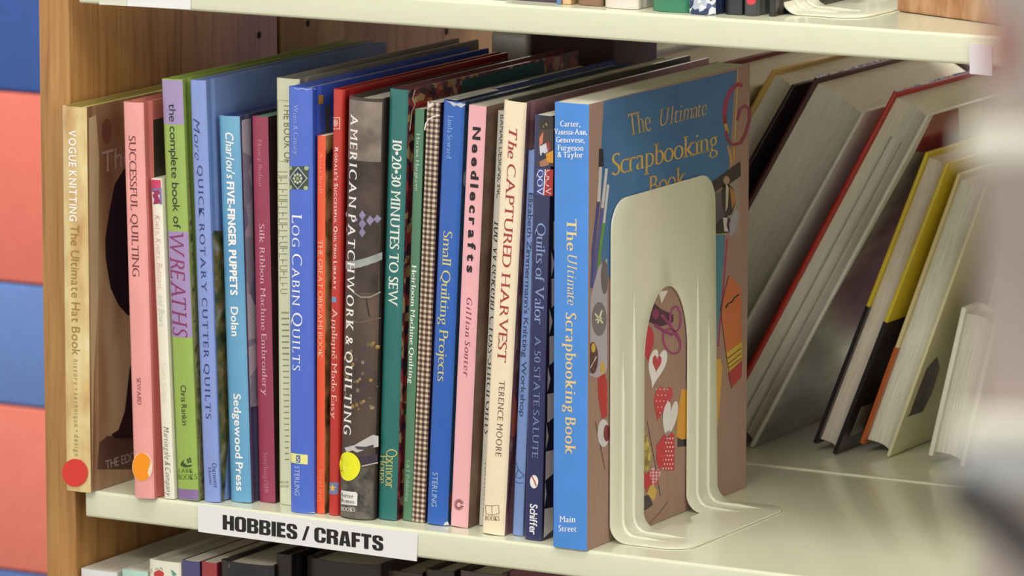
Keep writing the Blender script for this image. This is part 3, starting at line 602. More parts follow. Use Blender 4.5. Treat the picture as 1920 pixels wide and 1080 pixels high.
ne = make_book('needlework_book', ((882, 199), (912, 201), (845, 988), (880, 991)), None, .262, 'paper', 'f5b6bd', noise_mat('brown_photo', 30, [(.3, '6e4f48'), (.5, '9a7c68'), (.7, 'b8a184')], (1, 1, 1)), 'pale pink needlework book with chunky black lettering', bulge=.0004, coat=.3, w=.0125)
stext(ne, 'Needlecrafts', 238, 511, .32, .74, '17141a', 'black', track=.26); stext(ne, 'Gillian Souter', 558, 706, .38, .70, '7a2c44', 'serifi', track=.12)
for a in range(20, 341, 20):
    c, s = math.cos(math.radians(a)), math.sin(math.radians(a)); strip(ne, [(861+4*c, 946+4.4*s), (861+9.5*c, 946+11*s)], 1.5, '7a4450', 'sunburst_mark', layer=1)
cr_ = make_book('cross_stitch_book', ((930, 208), (950, 210), (893, 985), (915, 988)), None, .19, 'paper', 'e2dfd2', 'b8b4a8', 'off-white cross stitch book with dark lettering, half hidden behind the cream spine', w=.0080, bulge=.0003, X0=.2795)
stext(cr_, 'BANAR DESIGNS, INC', 215, 372, .26, .62, '5a584e', 'sans'); stext(cr_, '100 Weekend Cross-Stitch Gifts', 415, 815, .12, .74, '34333c', 'serifi', track=.05); stext(cr_, 'Meredith Press', 868, 970, .34, .82, '26262a', 'serifi')
hv_ = make_book('harvest_book', ((944, 190), (987, 195), (903, 1002), (945, 1005)), None, .248, 'hard', 'f8e6c8', '8d6670', 'cream harvest book with dark red lettering, second tallest near the bookend', bulge=.0010, cl='4a4a3c', coat=.6, w=.0160, pages=mat('3f4038', .6))
stext(hv_, 'The', 240, 297, .34, .72, 'a8393c', 'serifbi', track=.03); stext(hv_, 'CAPTURED HARVEST', 307, 678, .34, .74, 'a3383a', 'serif', track=.02); stext(hv_, 'TERENCE MOORE', 713, 854, .48, .74, '5c4c46', 'serif', track=.12)
strip(hv_, [(911, 947), (923, 948), (936, 947), (937, 963), (924, 965), (912, 963), (911, 947)], 1.6, '9a8a6a', 'book_mark', layer=1); strip(hv_, [(923.5, 948), (924, 964)], 1.3, '9a8a6a', 'book_mark', layer=1)
lettering(hv_, 'BOOKS', (911, 975), (938, 976), (911, 966), '8a7c60', 'serifb')
decal(hv_, [(957, 460), (990, 440), (975, 760), (945, 990), (947, 900), (958, 640)], noise_mat('foliage_sketch', 90, [(.35, '3a2630'), (.5, '6e4450'), (.65, 'a89c8c')], (1, 1, .5)), 'cover_photo', 'cover', 1)
decal(hv_, ell(962, 780, 8, 40, 16), 'b05a4c', 'cover_print', 'cover', 2)
zi = make_book('knitting_book', ((992, 285), (1010, 283), (961, 1004), (982, 1007)), None, .19, 'paper', '7d9bd6', '8fa8d8', 'short slim light blue knitting book left of the navy spine', bulge=.0003, w=.0072)
stext(zi, "Elizabeth Zimmermann's Knitting Workshop", 362, 781, .26, .72, '2c3a66', 'sans', track=.05)
strip(zi, [(968, 867), (972, 880), (967, 893), (975, 897), (983, 892), (976, 884), (972, 880)], 1.5, '31457e', 'sweater_drawing', layer=1); strip(zi, [(966, 903), (974, 906), (981, 905)], 1.3, '31457e', 'sweater_drawing', layer=1)
va = make_book('quilting_book', ((1010, 218), (1040, 218), (984, 1012), (1016, 1015)), 1.5, .2, 'paper', '262b5e', '161c44', 'dark navy quilting book with a photo of soldiers at its top', bulge=.0004, w=.0118)
decal(va, [(1011, 219), (1037, 220), (1037, 312), (1009, 312)], '4a3a30', 'spine_photo', layer=0)
for pts, c in (([(1012, 218), (1037, 219), (1037, 242), (1012, 242)], '2c2a24'), ([(1020, 246), (1018, 268), (1012, 275), (1012, 258)], 'd8805c'), ([(1012, 275), (1024, 268), (1030, 283), (1014, 292)], 'd8dce6'), ([(1010, 292), (1020, 285), (1024, 297), (1011, 304)], '2b2f52'),
               ([(1022, 270), (1034, 262), (1036, 280), (1028, 284)], 'a8322c'), ([(1024, 288), (1037, 282), (1037, 306), (1026, 304)], 'e8a02c'), ([(1012, 302), (1024, 296), (1034, 308), (1014, 313)], 'b07a60'), ([(1018, 233), (1026, 230), (1027, 237), (1019, 239)], 'a08c50')):
    decal(va, pts, c, 'soldier_photo', layer=1)
decal(va, [(1008, 316), (1023, 317), (1020, 366), (1006, 365)], '3a4a9c', 'monogram_field', layer=1); decal(va, [(1023, 317), (1037, 318), (1036, 368), (1020, 366)], 'b8282c', 'monogram_field', layer=1)
strip(va, [(1023, 317), (1020, 366)], 1.8, 'f0f0f0', 'monogram_line', layer=2)
lettering(va, 'QOV', (1009, 318), (1007, 366), (1020, 318), 'e8ecf8', 'serif'); lettering(va, 'QOV', (1024, 318), (1023, 366), (1035, 318), 'f0d8d8', 'serif')
stext(va, 'Quilts of Valor', 418, 608, .28, .84, '8ea4d8', 'serif', track=.0); stext(va, 'A 50 STATE SALUTE', 630, 858, .34, .72, '7e90c4', 'serif', track=.08)
decal(va, ell(1002, 903, 7.8, 12.5, 28), 'f2f0ee', 'publisher_mark', layer=1); strip(va, [(998, 893), (1003, 902), (1006, 911)], 2.4, 'c8503c', 'publisher_mark', layer=2)
stext(va, 'Schiffer', 945, 1002, .30, .74, 'eef0f6', 'bold', track=.03)
for i in range(0, 11):
    y = 415+i*54; decal(va, [(1038-(y-400)*.035, y), (1056-(y-400)*.035, y-4), (1056-(y-400)*.035, y+38), (1038-(y-400)*.035, y+54)] if i % 2 == 0 else [(1036-(y-400)*.035, y+2), (1042-(y-400)*.035, y+26), (1036-(y-400)*.035, y+50)], 'e6e8ec', 'zigzag_print', 'cover', 1)

# ---- the large blue scrapbooking book
KR = noise_mat('corrugated_kraft', 200, [(.1, '97786a'), (.5, 'ae8e7e'), (.9, 'bd9d8c')], (1, 1, 1), .7, 0, 1, .4, 'wave', .5, 'Y')
sc = make_book('scrapbooking_book', ((1038, 194), (1105, 195), (1037, 1027), (1099, 1032)), 0.15, .219, 'paper', '4a8ee2', KR, 'large sky blue scrapbooking book standing against the front bookend', bulge=.0005, w=.0238, coat=.3)
WH = 'f6f8fc'
for s, x0, x1, y in (('Carter,', 1051, 1089, 237), ('Vanessa-Ann,', 1039, 1101, 252), ('Genovese,', 1043, 1097, 267), ('Furgeson', 1046, 1095, 282), ('& Taylor', 1046, 1094, 295)):
    lettering(sc, s, (x0, y), (x1, y+.5), (x0, y-11), WH, 'serifb', track=.03)
stext(sc, 'The ', 410, 470, .38, .68, 'e8d49c', 'serifb', track=.05); stext(sc, 'Ultimate', 478, 572, .40, .70, 'e8d49c', 'serifi', track=.05); stext(sc, 'Scrapbooking Book', 586, 852, .36, .68, 'e8cc90', 'serifb', track=.06)
lettering(sc, 'Main', (1050, 979), (1080, 979), (1050, 967), WH, 'serifb', track=.04); lettering(sc, 'Street', (1048, 996), (1082, 997), (1048, 984), WH, 'serifb', track=.04)
D = lambda pts, c, layer=1, name='cover_print': decal(sc, pts, c, name, 'cover', layer)
L_ = lambda pts, w_, c, layer=2, name='cover_print': strip(sc, pts, w_, c, name, 'cover', layer)
BLUE = noise_mat('blue_card', 20, [(.3, '3f6fa0'), (.7, '4d80b0')], (1, 1, 1), .6)
D([(1132, 189), (1383, 131), (1376, 170), (1360, 420), (1356, 500), (1200, 520), (1128, 520), (1126, 300)], BLUE, 0, 'blue_card')
L_([(1383, 131), (1381, 180), (1377, 262)], 2, 'd8c060')
lettering(sc, 'The', (1180, 256), (1221, 245), (1176, 213), 'd8b45c', 'serif', face='cover', track=.02); lettering(sc, 'Ultimate', (1237, 238), (1325, 216), (1237, 204), 'd0ac58', 'serifi', face='cover', track=.0)
lettering(sc, 'Scrapbooking', (1147, 331), (1345, 281), (1147, 288), 'e0b850', 'serif', face='cover', track=.0); lettering(sc, 'Book', (1218, 368), (1286, 347), (1218, 330), 'd8ac48', 'serif', face='cover', track=.02)
# red looped clip and yellow pens
L_([(1392, 160), (1382, 158), (1370, 168), (1361, 190), (1358, 215), (1359, 232)], 8, 'a8242c'); L_([(1359, 214), (1360, 232), (1364, 250)], 6, 'd8a434')
L_([(1360, 245), (1364, 262), (1374, 272), (1388, 268), (1398, 250), (1405, 225), (1405, 205), (1396, 198), (1386, 206), (1382, 226)], 6, '96304c'); L_([(1364, 272), (1372, 306)], 3.2, 'd8a434'); L_([(1375, 272), (1376, 302)], 3, 'd0a030')
# photo corner with child and dog
D([(1335, 340), (1388, 302), (1389, 330), (1336, 366)], '2a2422'); D([(1335, 366), (1388, 330), (1388, 440), (1340, 438)], 'a3948a', 0)
D([(1357, 334), (1364, 330), (1369, 337), (1368, 346), (1376, 356), (1379, 380), (1372, 402), (1360, 406), (1354, 386), (1352, 360)], '2f2420'); D(ell(1362, 338, 6, 8, 16), 'b0907c', 2); D([(1368, 350), (1376, 358), (1379, 378), (1372, 392)], 'b58038', 3); D([(1361, 344), (1366, 352), (1364, 388), (1360, 398)], 'd0c4b4', 3)
L_([(1336, 366), (1346, 358), (1354, 352)], 4, '8c7060')
D([(1340, 424), (1348, 412), (1362, 404), (1370, 412), (1372, 432), (1362, 438), (1342, 438)], '2c2426'); D([(1355, 408), (1364, 408), (1362, 424), (1366, 434), (1358, 434)], 'd8d0d4', 2); D([(1372, 404), (1380, 392), (1385, 402), (1380, 424), (1374, 440), (1369, 446), (1367, 420)], 'a8a4b4', 2)
# turquoise shapes, magenta line
D([(1337, 440), (1357, 440), (1352, 560), (1344, 640), (1337, 640)], '4a8ca4', 1); L_([(1363, 448), (1356, 540), (1346, 650)], 3, 'a83470'); L_([(1337, 440), (1362, 438)], 1.6, 'c4b84c')
# pencil
D([(1366, 517), (1389, 538), (1391, 640), (1361, 662), (1350, 580)], 'd4743c', 2); D([(1361, 662), (1391, 640), (1391, 674), (1364, 700)], 'd8b040', 3)
L_([(1364, 672), (1390, 652)], 1.5, '3a2c20', 4); L_([(1365, 682), (1390, 662)], 1.5, '3a2c20', 4); L_([(1365, 690), (1391, 671)], 1.5, '3a2c20', 4); D([(1364, 700), (1391, 676), (1390, 706), (1371, 728)], 'b8343c', 3)
L_([(1360, 578), (1365, 569), (1371, 567), (1377, 558), (1385, 552)], 3, '2a2020', 4); L_([(1366, 517), (1350, 580), (1361, 662), (1371, 728)], 1.4, '40302c', 4)
D([(1342, 674), (1350, 672), (1354, 690), (1349, 760), (1345, 800), (1341, 800)], 'e0ac38', 2)
# brushes
D([(1123, 278), (1131, 280), (1132, 312), (1122, 314)], '1c1a20'); L_([(1126, 313), (1122, 378)], 5.5, 'd8d4d0'); L_([(1137, 316), (1129, 392)], 5, 'dcd8d4'); L_([(1140, 346), (1132, 418)], 4.5, 'dcdad6')
L_([(1122, 378), (1112, 470), (1108, 540)], 6, '3f4a8c'); L_([(1129, 390), (1118, 480), (1112, 560)], 6, '5a5aa0'); L_([(1132, 418), (1126, 460), (1120, 510)], 6, '5c9c44')
# paint box
PB = 'b8b0bc'
D([(1122, 500), (1138, 484), (1138, 690), (1130, 712), (1102, 706), (1101, 560), (1110, 545)], PB, 3)
D(ell(1133, 520, 7, 32, 20), '6c6468', 4); D(ell(1123, 598, 14, 32, 24), '7a7478', 4); D(ell(1111, 671, 10, 30, 24), '5c3438', 4); L_([(1115, 588), (1130, 606)], 3, 'e8e4b8', 5); L_([(1128, 582), (1120, 606)], 3, 'f0ecd0', 5); L_([(1116, 600), (1128, 596)], 2.4, 'fffbe0', 5)
D(ell(1112, 652, 4, 9, 12), 'd8b83c', 5); L_([(1106, 690), (1118, 668)], 2, 'ddd8dc', 5); L_([(1104, 664), (1116, 690)], 2, '2a2024', 5); D(ell(1129, 690, 4, 12, 12), 'd8b030', 5)
D([(1120, 708), (1134, 700), (1138, 720), (1138, 782), (1128, 784), (1122, 750)], 'c02c30', 4); D(ell(1131, 812, 11, 26, 24), 'dcdadc', 4); D(ell(1137, 812, 6, 16, 16), '80242c', 5)
L_([(1116, 790), (1124, 830), (1134, 880)], 1.5, '5c4438', 3)
# hearts and shapes seen through the arch
def heart(cx, cy, w_, h_, rot=0, sk=0):
    pts = []
    for i in range(32):
        t = 2*math.pi*i/32; x = math.sin(t)**3; y = -(13*math.cos(t)-5*math.cos(2*t)-2*math.cos(3*t)-math.cos(4*t))/16
        x, y = x*w_/2, y*h_/2; c, s = math.cos(math.radians(rot)), math.sin(math.radians(rot)); pts.append((cx+x*c-y*s, cy+x*s+y*c+sk*x))
    return pts
D([(1234, 546), (1252, 545), (1240, 569)], 'e8e4dc', 3); D([(1210, 600), (1218, 576), (1226, 568), (1240, 580), (1262, 590), (1262, 604), (1240, 612), (1222, 606)], '3a1e34', 2); D(ell(1229, 589, 6, 10, 16), '8a2c60', 3)
D(ring(1266, 598, 12, 25, 4), 'a03c7c', 4); D(ring(1259, 640, 17, 26, 4, rot=-20), 'a03c6c', 4); L_([(1226, 608), (1246, 622), (1262, 628)], 6, '8c3468', 3); L_([(1240, 590), (1258, 612), (1274, 640)], 5, '963870', 3)
D(heart(1210, 640, 34, 78, -8), 'c8303a', 3); D(heart(1231, 686, 34, 84, 12, -.15), 'f0eeec', 4); D(heart(1231, 680, 17, 36, 5), 'c83a40', 5)
RD = 'cc3640'; D(heart(1241, 752, 34, 76, 14, -.2), RD, 5); D(heart(1255, 786, 28, 92, 8, -.2), 'ece8e6', 6, 'white_heart')
random.seed(5)
for i in range(5):
    for j in range(4):
        x, y = 1230+j*7+(i % 2)*3, 730+i*11; 
        if abs(x-1241) < 13-(y-740)*.16: D(ell(x, y, 1.1, 1.5, 7), 'f4dede', 7, 'polka_dot')
D([(1229, 838), (1237, 826), (1246, 812), (1254, 806), (1264, 816), (1264, 882), (1248, 882), (1236, 868)], RD, 6)
for i in range(8):
    for j in range(5):
        x, y = 1240+j*5.2+(i % 2)*2.6, 822+i*8
        if x < 1262 and not (y < 850 and x < 1246-(y-822)*.0+0): D([(x, y-2.2), (x+1.5, y), (x, y+2.2), (x-1.5, y)], 'f6e4e6', 8, 'polka_dot')
D(heart(1238, 862, 16, 46, 4), 'd4303a', 8); D(heart(1227, 892, 20, 40, 10), 'e8b8c0', 7)
for i in range(5):
    for j in range(3): D([(1221+j*6, 880+i*6), (1223.5+j*6, 883+i*6), (1221+j*6, 886+i*6), (1218.5+j*6, 883+i*6)], 'c84a58', 8, 'polka_dot')
D([(1204, 800), (1212, 812), (1220, 850), (1217, 880), (1204, 888)], noise_mat('lace_yellow', 160, [(.4, '8a7c40'), (.6, 'd8c468')], (1, 1, 1)), 3); D(heart(1212, 900, 22, 44, 0), 'c42c34', 6); D([(1212, 925), (1222, 905), (1231, 920), (1226, 940)], 'd8b04c', 5); D([(1207, 930), (1216, 928), (1224, 946), (1208, 958)], '2c2428', 5)
L_([(1213, 790), (1228, 870), (1238, 930)], 1.2, '4a3c38', 3); L_([(1212, 990), (1236, 962), (1252, 940)], 1.2, '4a3c38', 3)
D([(1277, 730), (1290, 730), (1290, 822), (1277, 824), (1267, 818), (1270, 780)], 'e0a028', 4); D([(1270, 822), (1290, 818), (1290, 836), (1270, 838)], '2a2024', 3)

# ================================================================== BOOKENDS
def make_bookend(label, loc):
    root = empty('bookend', loc); tag(root, label, 'bookend', 'cream steel bookends')
    H, Dp, B, r = .2155, .140, .053, .011          # plate height, depth, base reach, bend radius
    # developed length s: 0 at the top, bend, then the base outwards
    Ls = H-r; Lb = math.pi/2*r; Lt = B-r; tot = Ls+Lb+Lt
    def at(s, off=0.0):
        if s < Ls: return (0-off*0+off, H-s)
        if s < Ls+Lb: a = (s-Ls)/r; return (r-(r-off)*math.cos(a), r-(r-off)*math.sin(a))
        return (r+(s-Ls-Lb), off)
    ha, hb = .044, .104; cy = (ha+hb)/2; hr = (hb-ha)/2; htop = .151      # arched opening
    sh = H-htop; rc = .019; rb = .016
    lev = sorted(set([round(x, 5) for x in [rc*(1-math.cos(math.pi/2*i/8)) for i in range(9)]]+[sh+hr*1.5*(1-math.cos(math.pi/2*i/10)) for i in range(11)]+[sh+hr*1.5+(Ls-sh-hr*1.5)*i/3 for i in range(4)]+[Ls+Lb*i/10 for i in range(11)]+[Ls+Lb+.0004]+[tot-rb*(1-math.sin(math.pi/2*i/8)) for i in range(9)]+[tot]))
    send = Ls+Lb                                       # opening ends where the base starts
    def edges(s):
        e = 0.0
        if s < rc: e = rc-math.sqrt(max(0, rc*rc-(rc-s)**2))
        if s > tot-rb: k = s-(tot-rb); e = rb-math.sqrt(max(0, rb*rb-k*k))
        taper = -.004*(min(s, Ls)/Ls)                  # plate grows a little wider towards the base
        y0, y1 = e+0*taper, Dp+.006*min(s, Ls)/Ls-e
        if sh <= s <= send+5e-5:
            k = min(1, (s-sh)/(hr*1.5)); g = hr*math.sqrt(max(0, 1-(1-k)**2)); return y0, cy-g, cy+g, y1
        return y0, cy, cy, y1
    V, Fc = [], []; nc = 5
    def rowi(s):
        y0, a, b, y1 = edges(s); x, z = at(s); ids = []
        for side in ((y0, a), (b, y1)):
            rr = []
            for j in range(nc): V.append((x, side[0]+(side[1]-side[0])*j/(nc-1), z)); rr.append(len(V)-1)
            ids.append(rr)
        return ids
    prev = None
    for s in lev:
        cur = rowi(s)
        if prev:
            for k in (0, 1):
                for j in range(nc-1): Fc.append((prev[k][j], prev[k][j+1], cur[k][j+1], cur[k][j]))
        prev = cur
    o = mesh('plate', V, Fc, PAINT, root, smooth=True)
    bm = bmesh.new(); bm.from_mesh(o.data); bmesh.ops.remove_doubles(bm, verts=bm.verts, dist=1e-6); bmesh.ops.dissolve_degenerate(bm, edges=bm.edges, dist=1e-7); bmesh.ops.recalc_face_normals(bm, faces=bm.faces); bm.to_mesh(o.data); bm.free()
    md = o.modifiers.new('thickness', 'SOLIDIFY'); md.thickness = .0011; md.offset = 0
    mb = o.modifiers.new('edge', 'BEVEL'); mb.width = .0003; mb.segments = 2; mb.limit_method = 'ANGLE'; mb.angle_limit = math.radians(60)
    # pressed stiffening ribs that run down the legs and out over the base
    for y, s0, s1 in ((.0155, .098, tot-.022), (.0300, .062, tot-.014), (.117, .060, tot-.022), (.1325, .092, tot-.014)):
        n = 46; RV, RF = [], []; m_ = 7
        for i in range(n+1):
            t = i/n; s = s0+(s1-s0)*t; tap = min(1, math.sin(math.pi*min(.5, t*4/2 if t < .5 else .5))) if t < .25 else (1 if t < .9 else max(0, 1-(t-.9)/.1)); tap = max(.05, tap)
            for j in range(m_):
                a = math.pi*j/(m_-1); dy = -.0018*math.cos(a)*(.4+.6*tap); up = .0006+.0014*math.sin(a)*tap
                x, z = at(s, up); RV.append((x, y+dy, z))
        for i in range(n):
            for j in range(m_-1): k = i*m_+j; RF.append((k, k+1, k+m_+1, k+m_))
        RF += [tuple(range(m_)), tuple(range(n*m_+m_-1, n*m_-1, -1))]
        fix_normals(mesh('rib', RV, RF, PAINT, root, smooth=True))
    return root
PAINT = mat('e6e8d2', .3, .4, mottle=.01)
be1 = make_bookend('cream steel bookend with arched opening pressed against the large blue scrapbooking book', (.3762, .026, .0008))
be2 = make_bookend('cream steel bookend on the upper shelf, only its foot in view', (.4885, .034, ZU+.0008))

# ================================================================== LEANING BOOKS ON THE REAR SHELF
def fore_book(name, X0, Y0, w, h, d, lean, cl, cr, label, pages=PAGEG, tb=.0026, inset=.005, zb=0.0, group='books on the rear shelf with page edges facing out', jacket=False, lines=0):
    th = math.radians(lean); z0 = zb+(w*math.sin(th) if th > 0 else 0)+.0003
    root = empty(name, (X0, Y0, z0), (0, th, 0)); tag(root, label, 'book', group)
    mk = lambda c: c if isinstance(c, bpy.types.Material) else mat(c, .4, .4)
    bk = Book(); bk.root, bk.loc, bk.th, bk.w, bk.h, bk.d, bk.n = root, (X0, Y0, z0), th, w, h, d, 0; bk.cp = root
    box('front_board', (0, 0, 0), (tb, d, h), mk(cl), root, .0006, 2)
    box('rear_board', (w-tb, 0, 0), (w, d, h), mk(cr), root, .0006, 2)
    box('spine', (tb, d-.003, 0), (w-tb, d, h), mk(cl), root)
    pr = [(tb+.0001, d-.0035), (tb+.0001, inset)]+[(tb+.0001+(w-2*tb-.0002)*i/8, inset+min(.005, w*.2)*math.sin(math.pi*i/8)) for i in range(1, 8)]+[(w-tb-.0001, inset), (w-tb-.0001, d-.0035)]
    n = len(pr); V = [(x, y, .003) for x, y in pr]+[(x, y, h-.004) for x, y in pr]
    fix_normals(mesh('page_block', V, [(i, (i+1) % n, n+(i+1) % n, n+i) for i in range(n)]+[tuple(range(n)), tuple(reversed(range(n, 2*n)))], pages, root))
    for k in range(lines):
        x = w*(.36+.26*k); box('page_gap', (x, inset+.0024, .004), (x+.0002, inset+.0045, h-.03), mat('bdb7a6', .8), root)
    if jacket:
        V = []; N = 40; Fc = []
        random.seed(int(X0*1e4))
        for i in range(N+1):
            y = d*i/N; V += [(-.0005, y, h-.001), (.0004+.0006*random.random(), y, h+.0008+.0006*random.random()), (tb*.55, y, h+.0001)]
        for i in range(N):
            for j in (0, 1): k = 3*i+j; Fc.append((k, k+1, k+4, k+3))
        mesh('jacket_film', V, Fc, noise_mat('crinkled_film', 500, [(.35, '6e6c64'), (.6, 'd6d6d0')], (1, 1, 1), .2, .8), root)
    return bk
def lp(a, b, Y):
    p, q = hit(*a, 'Y', Y), hit(*b, 'Y', Y); th = math.atan2(p.x-q.x, p.z-q.z); return q.x-q.z*math.tan(th), math.degrees(th), p.z/math.cos(th)
G = 'r'
x4, a4, h4 = lp((1675, 172), (1390, 710), .335)
x4r, _, _ = lp((1752, 205), (1400, 843), .335)
x3, a3, h3 = lp((1572, 172), (1395, 455), .335)
x6, a6, h6 = lp((1735, 285), (1520, 843), .343); x6r, _, _ = lp((1775, 290), (1560, 850), .343)
x7, a7, h7 = lp((1795, 325), (1608, 845), .352); x7r, _, _ = lp((1843, 330), (1660, 856), .352)
w4 = (x4r-x4)*math.cos(math.radians(a4))+.003
def zc(w, a): return w*math.sin(math.radians(a))*math.tan(math.radians(a))
def lean_book(name, xl, Y, w, h, d, a, *args, **k):
    # xl: where the left board's line meets the deck; the right lower corner is what rests on it
    X0 = xl+w*math.sin(math.radians(a))*math.tan(math.radians(a)); return fore_book(name, X0, Y, w, h-w*math.tan(math.radians(a)), d, a, *args, **k)
DRED = mat('8e1f1e', .35, .5)
b4 = lean_book('leaning_book', x4, .335, w4, h4, .21, a4, mat('b8281c', .4, .4), 'd8d5c8', 'thick leaning book with a red left board and two dark gaps in its pages', lines=2, jacket=True)
w3 = (x4-x3)*math.cos(math.radians((a3+a4)/2))-.006
b3 = lean_book('leaning_book', x3-.004, .335, w3-.006, h3, .2, a4+1.2, mat('4a1c1c', .45, .3), 'd2d0c6', 'thick leaning book with a dark maroon left board, left of the red boarded one', jacket=True)
b2 = lean_book('leaning_book', x3-.043, .336, .020, h3+.006, .2, a4+2.0, mat('cfae62', .5, .2), '2c2026', 'thin leaning book with a gold left board and a blackish right board', pages=PAGEG)
b1 = lean_book('leaning_book', x3-.088, .335, .030, h3+.010, .2, a4+2.6, mat('6e1c20', .5, .2), 'b9b19c', 'leaning book with dark red board, left of the gold boarded one', pages=PAGEG)
b0 = lean_book('leaning_book', x3-.146, .335, .034, h3+.016, .2, a4+3.0, mat('c6c2c8', .5, .2), 'c8c4cc', 'pale lilac leaning book behind the top of the scrapbooking book')
b00 = lean_book('leaning_book', x3-.200, .335, .030, h3+.012, .2, a4+3.2, mat('5c4838', .5, .2), 'a79c88', 'brown boarded leaning book behind the cream harvest book')
YB = mat('d8bf28', .4, .4); BK = mat('1f1b20', .4, .3)
b6 = lean_book('leaning_book', x6, .343, (x6r-x6)*math.cos(math.radians(a6))+.0032, h6, .18, a6, YB, YB, 'leaning book with boards yellow above and black below', pages=PAGE2, inset=.004)
cut = (b6.h*.475); w6 = b6.w
box('front_board_lower', (-.0002, -.0002, 0), (.0027, .18, cut), BK, b6.root)['label'] = 'black lower half of the board'
box('rear_board_lower', (w6-.0028, -.0002, 0), (w6+.0002, .18, cut-.004), BK, b6.root)['label'] = 'black lower half of the board'
box('barcode_label', (w6+.0002, .012, .012), (w6+.0005, .03, .034), mat('8c8878', .4, .3), b6.root)
w7 = (x7r-x7)*math.cos(math.radians(a7))+.003
b7 = lean_book('leaning_book', x7, .352, w7, h7, .18, a7, mat('dccf96', .45, .2), mat('e0d8ac', .45, .2), 'leaning book with cream boards and an orange foot, right of the yellow and black one', pages=PAGE, inset=.004)
box('front_board_lower', (-.0002, -.0002, 0), (.0027, .18, b7.h*.36), mat('b85a24', .4, .3), b7.root)['label'] = 'orange lower part of the board'
decal_pts = [(1757, 668), (1738, 690), (1722, 730), (1706, 775), (1700, 782), (1730, 772), (1748, 735), (1762, 690)]
decal(b7, decal_pts, noise_mat('brown_cover_photo', 60, [(.3, '3a2420'), (.6, '6a5a52')], (1, 1, 1)), 'cover_print', 'cover', 1)
# the photograph on the outer side of the red boarded book
PHD = noise_mat('grey_photo', 22, [(.3, '4a4540'), (.5, '8a867a'), (.7, 'b4b0a0')], (1, .6, 1.6), .3, .5, 6)
decal(b4, [(1752, 212), (1800, 196), (1800, 290), (1716, 284)], DRED, 'cover_panel', 'cover', 0)
decal(b4, [(1716, 284), (1800, 290), (1620, 600), (1540, 790), (1404, 842), (1560, 562)], PHD, 'cover_photo', 'cover', 0)
x8, a8, h8 = lp((1797, 595), (1735, 868), .345)
b8 = fore_book('leaning_book', x8+.002, .345, .0275, .105, .0255, a8, mat('ecead8', .4, .2), mat('ecead8', .4, .2), 'small white book half the height of its neighbours, rightmost on the rear shelf', pages=PAGE, tb=.0035, inset=.003)
b9 = lean_book('leaning_book', x7+.060, .372, .034, .215, .17, 14, mat('d2cec4', .5, .1), 'bab4ac', 'tall pale grey leaning book behind the small white one', pages=PAGEG)
x10 = hit(1822, 935, 'Z', 0)
b10 = fore_book('leaning_book', x10.x, .300, .030, .2, .04, 3.0, mat('e6e3d2', .4, .2), 'b6b0a8', 'pale board standing near the right edge of the frame', pages=PAGEG, tb=.001, inset=.002)
# made-up boxes standing in for upright shapes seen over the front row
def stand_in(x0, x1, y0, y1, h, m, m2, label):
    r = empty('stand_in_box', (x0, y0, .0013)); tag(r, label, 'box', 'stand-in boxes behind the front row')
    box('body', (0, 0, 0), (x1-x0, y1-y0, h-.02), m, r, .001); box('lid', (-.0006, -.0006, h-.0198), (x1-x0+.0006, y1-y0+.0006, h), m2, r, .003)
xa, xb = hit(932, 80, 'Y', .266).x, hit(986, 80, 'Y', .266).x
stand_in(xa-.004, xb, .2655, .331, hit(986, 66, 'Y', .266).z, mat('efeee2', .45, .2), mat('f2f1e8', .35, .4), 'white box standing in for an upright book behind the royal blue and red spines, with a paler lid')
stand_in(xb+.003, hit(1150, 90, 'Y', .268).x, .268, .331, .305, mat('3c1c22', .6), mat('4a2228', .6), 'dark maroon box standing in for an unidentified dark shape right of the white one behind the front row')

# ================================================================== UPPER SHELF
def simple(name, x0, x1, y0, d, h, style, cs, cr, label, zb, group, cat='book', **k):
    return make_book(name, None, 0, d, style, cs, cr, label, h=h, w=x1-x0, X0=x0, Y0=y0, group=group, zb=zb, cat=cat, **k)
GU = 'books on the upper shelf'
def ux(px): return hit(px, 20, 'Y', .022).x
simple('upper_book', ux(785), ux(868), .024, .2, .24, 'hard', 'a7b4a0', 'e9ebe4', 'pale green book on the upper shelf, only its foot showing at the top left', ZU, GU)
simple('upper_book', ux(872), ux(958), .014, .2, .22, 'hard', 'eef0ea', 'e9e9e2', 'white book on the upper shelf left of the small blue and tan one', ZU, GU)
simple('upper_book', ux(963), ux(1052), .020, .2, .2, 'paper', '4a3b50', '2c2830', 'dark purple book on the upper shelf', ZU, GU)
simple('upper_book', ux(1056), ux(1064), .0135, .2, .21, 'paper', '5a86c0', 'd8b080', 'very thin blue book on the upper shelf with tan side', ZU, GU)
simple('upper_book', ux(1066), ux(1082), .0140, .2, .21, 'paper', 'dcb888', 'c8a070', 'thin tan book on the upper shelf', ZU, GU)
simple('upper_book', ux(1091), ux(1138), .016, .2, .2, 'hard', '8c6a4c', '6f5238', 'brown book on the upper shelf between tan and white ones', ZU, GU)
simple('upper_book', ux(1148), ux(1210), .012, .2, .23, 'hard', 'e6d9d0', 'e8e0d8', 'pinkish white book on the upper shelf left of the green one', ZU, GU, bulge=.002)
simple('upper_book', ux(1234), ux(1306), .014, .2, .23, 'hard', '2f7f5c', '2a6c50', 'green round-spined book on the upper shelf', ZU, GU, bulge=.004)
simple('upper_book', ux(1308), ux(1357), .010, .2, .2, 'hard', noise_mat('blue_white_speckle', 330, [(0, '2f3f66'), (.4, 'e4e8ee'), (.65, '55658c'), (.8, 'c0c8d8')], (1, 1, 1), kind='cell'), '2c3a58', 'blue and white speckled book on the upper shelf', ZU, GU, bulge=.002)
simple('upper_book', ux(1364), ux(1397), .018, .2, .2, 'hard', '23262a', '3a3c38', 'black book on the upper shelf with a pale lower corner', ZU, GU)
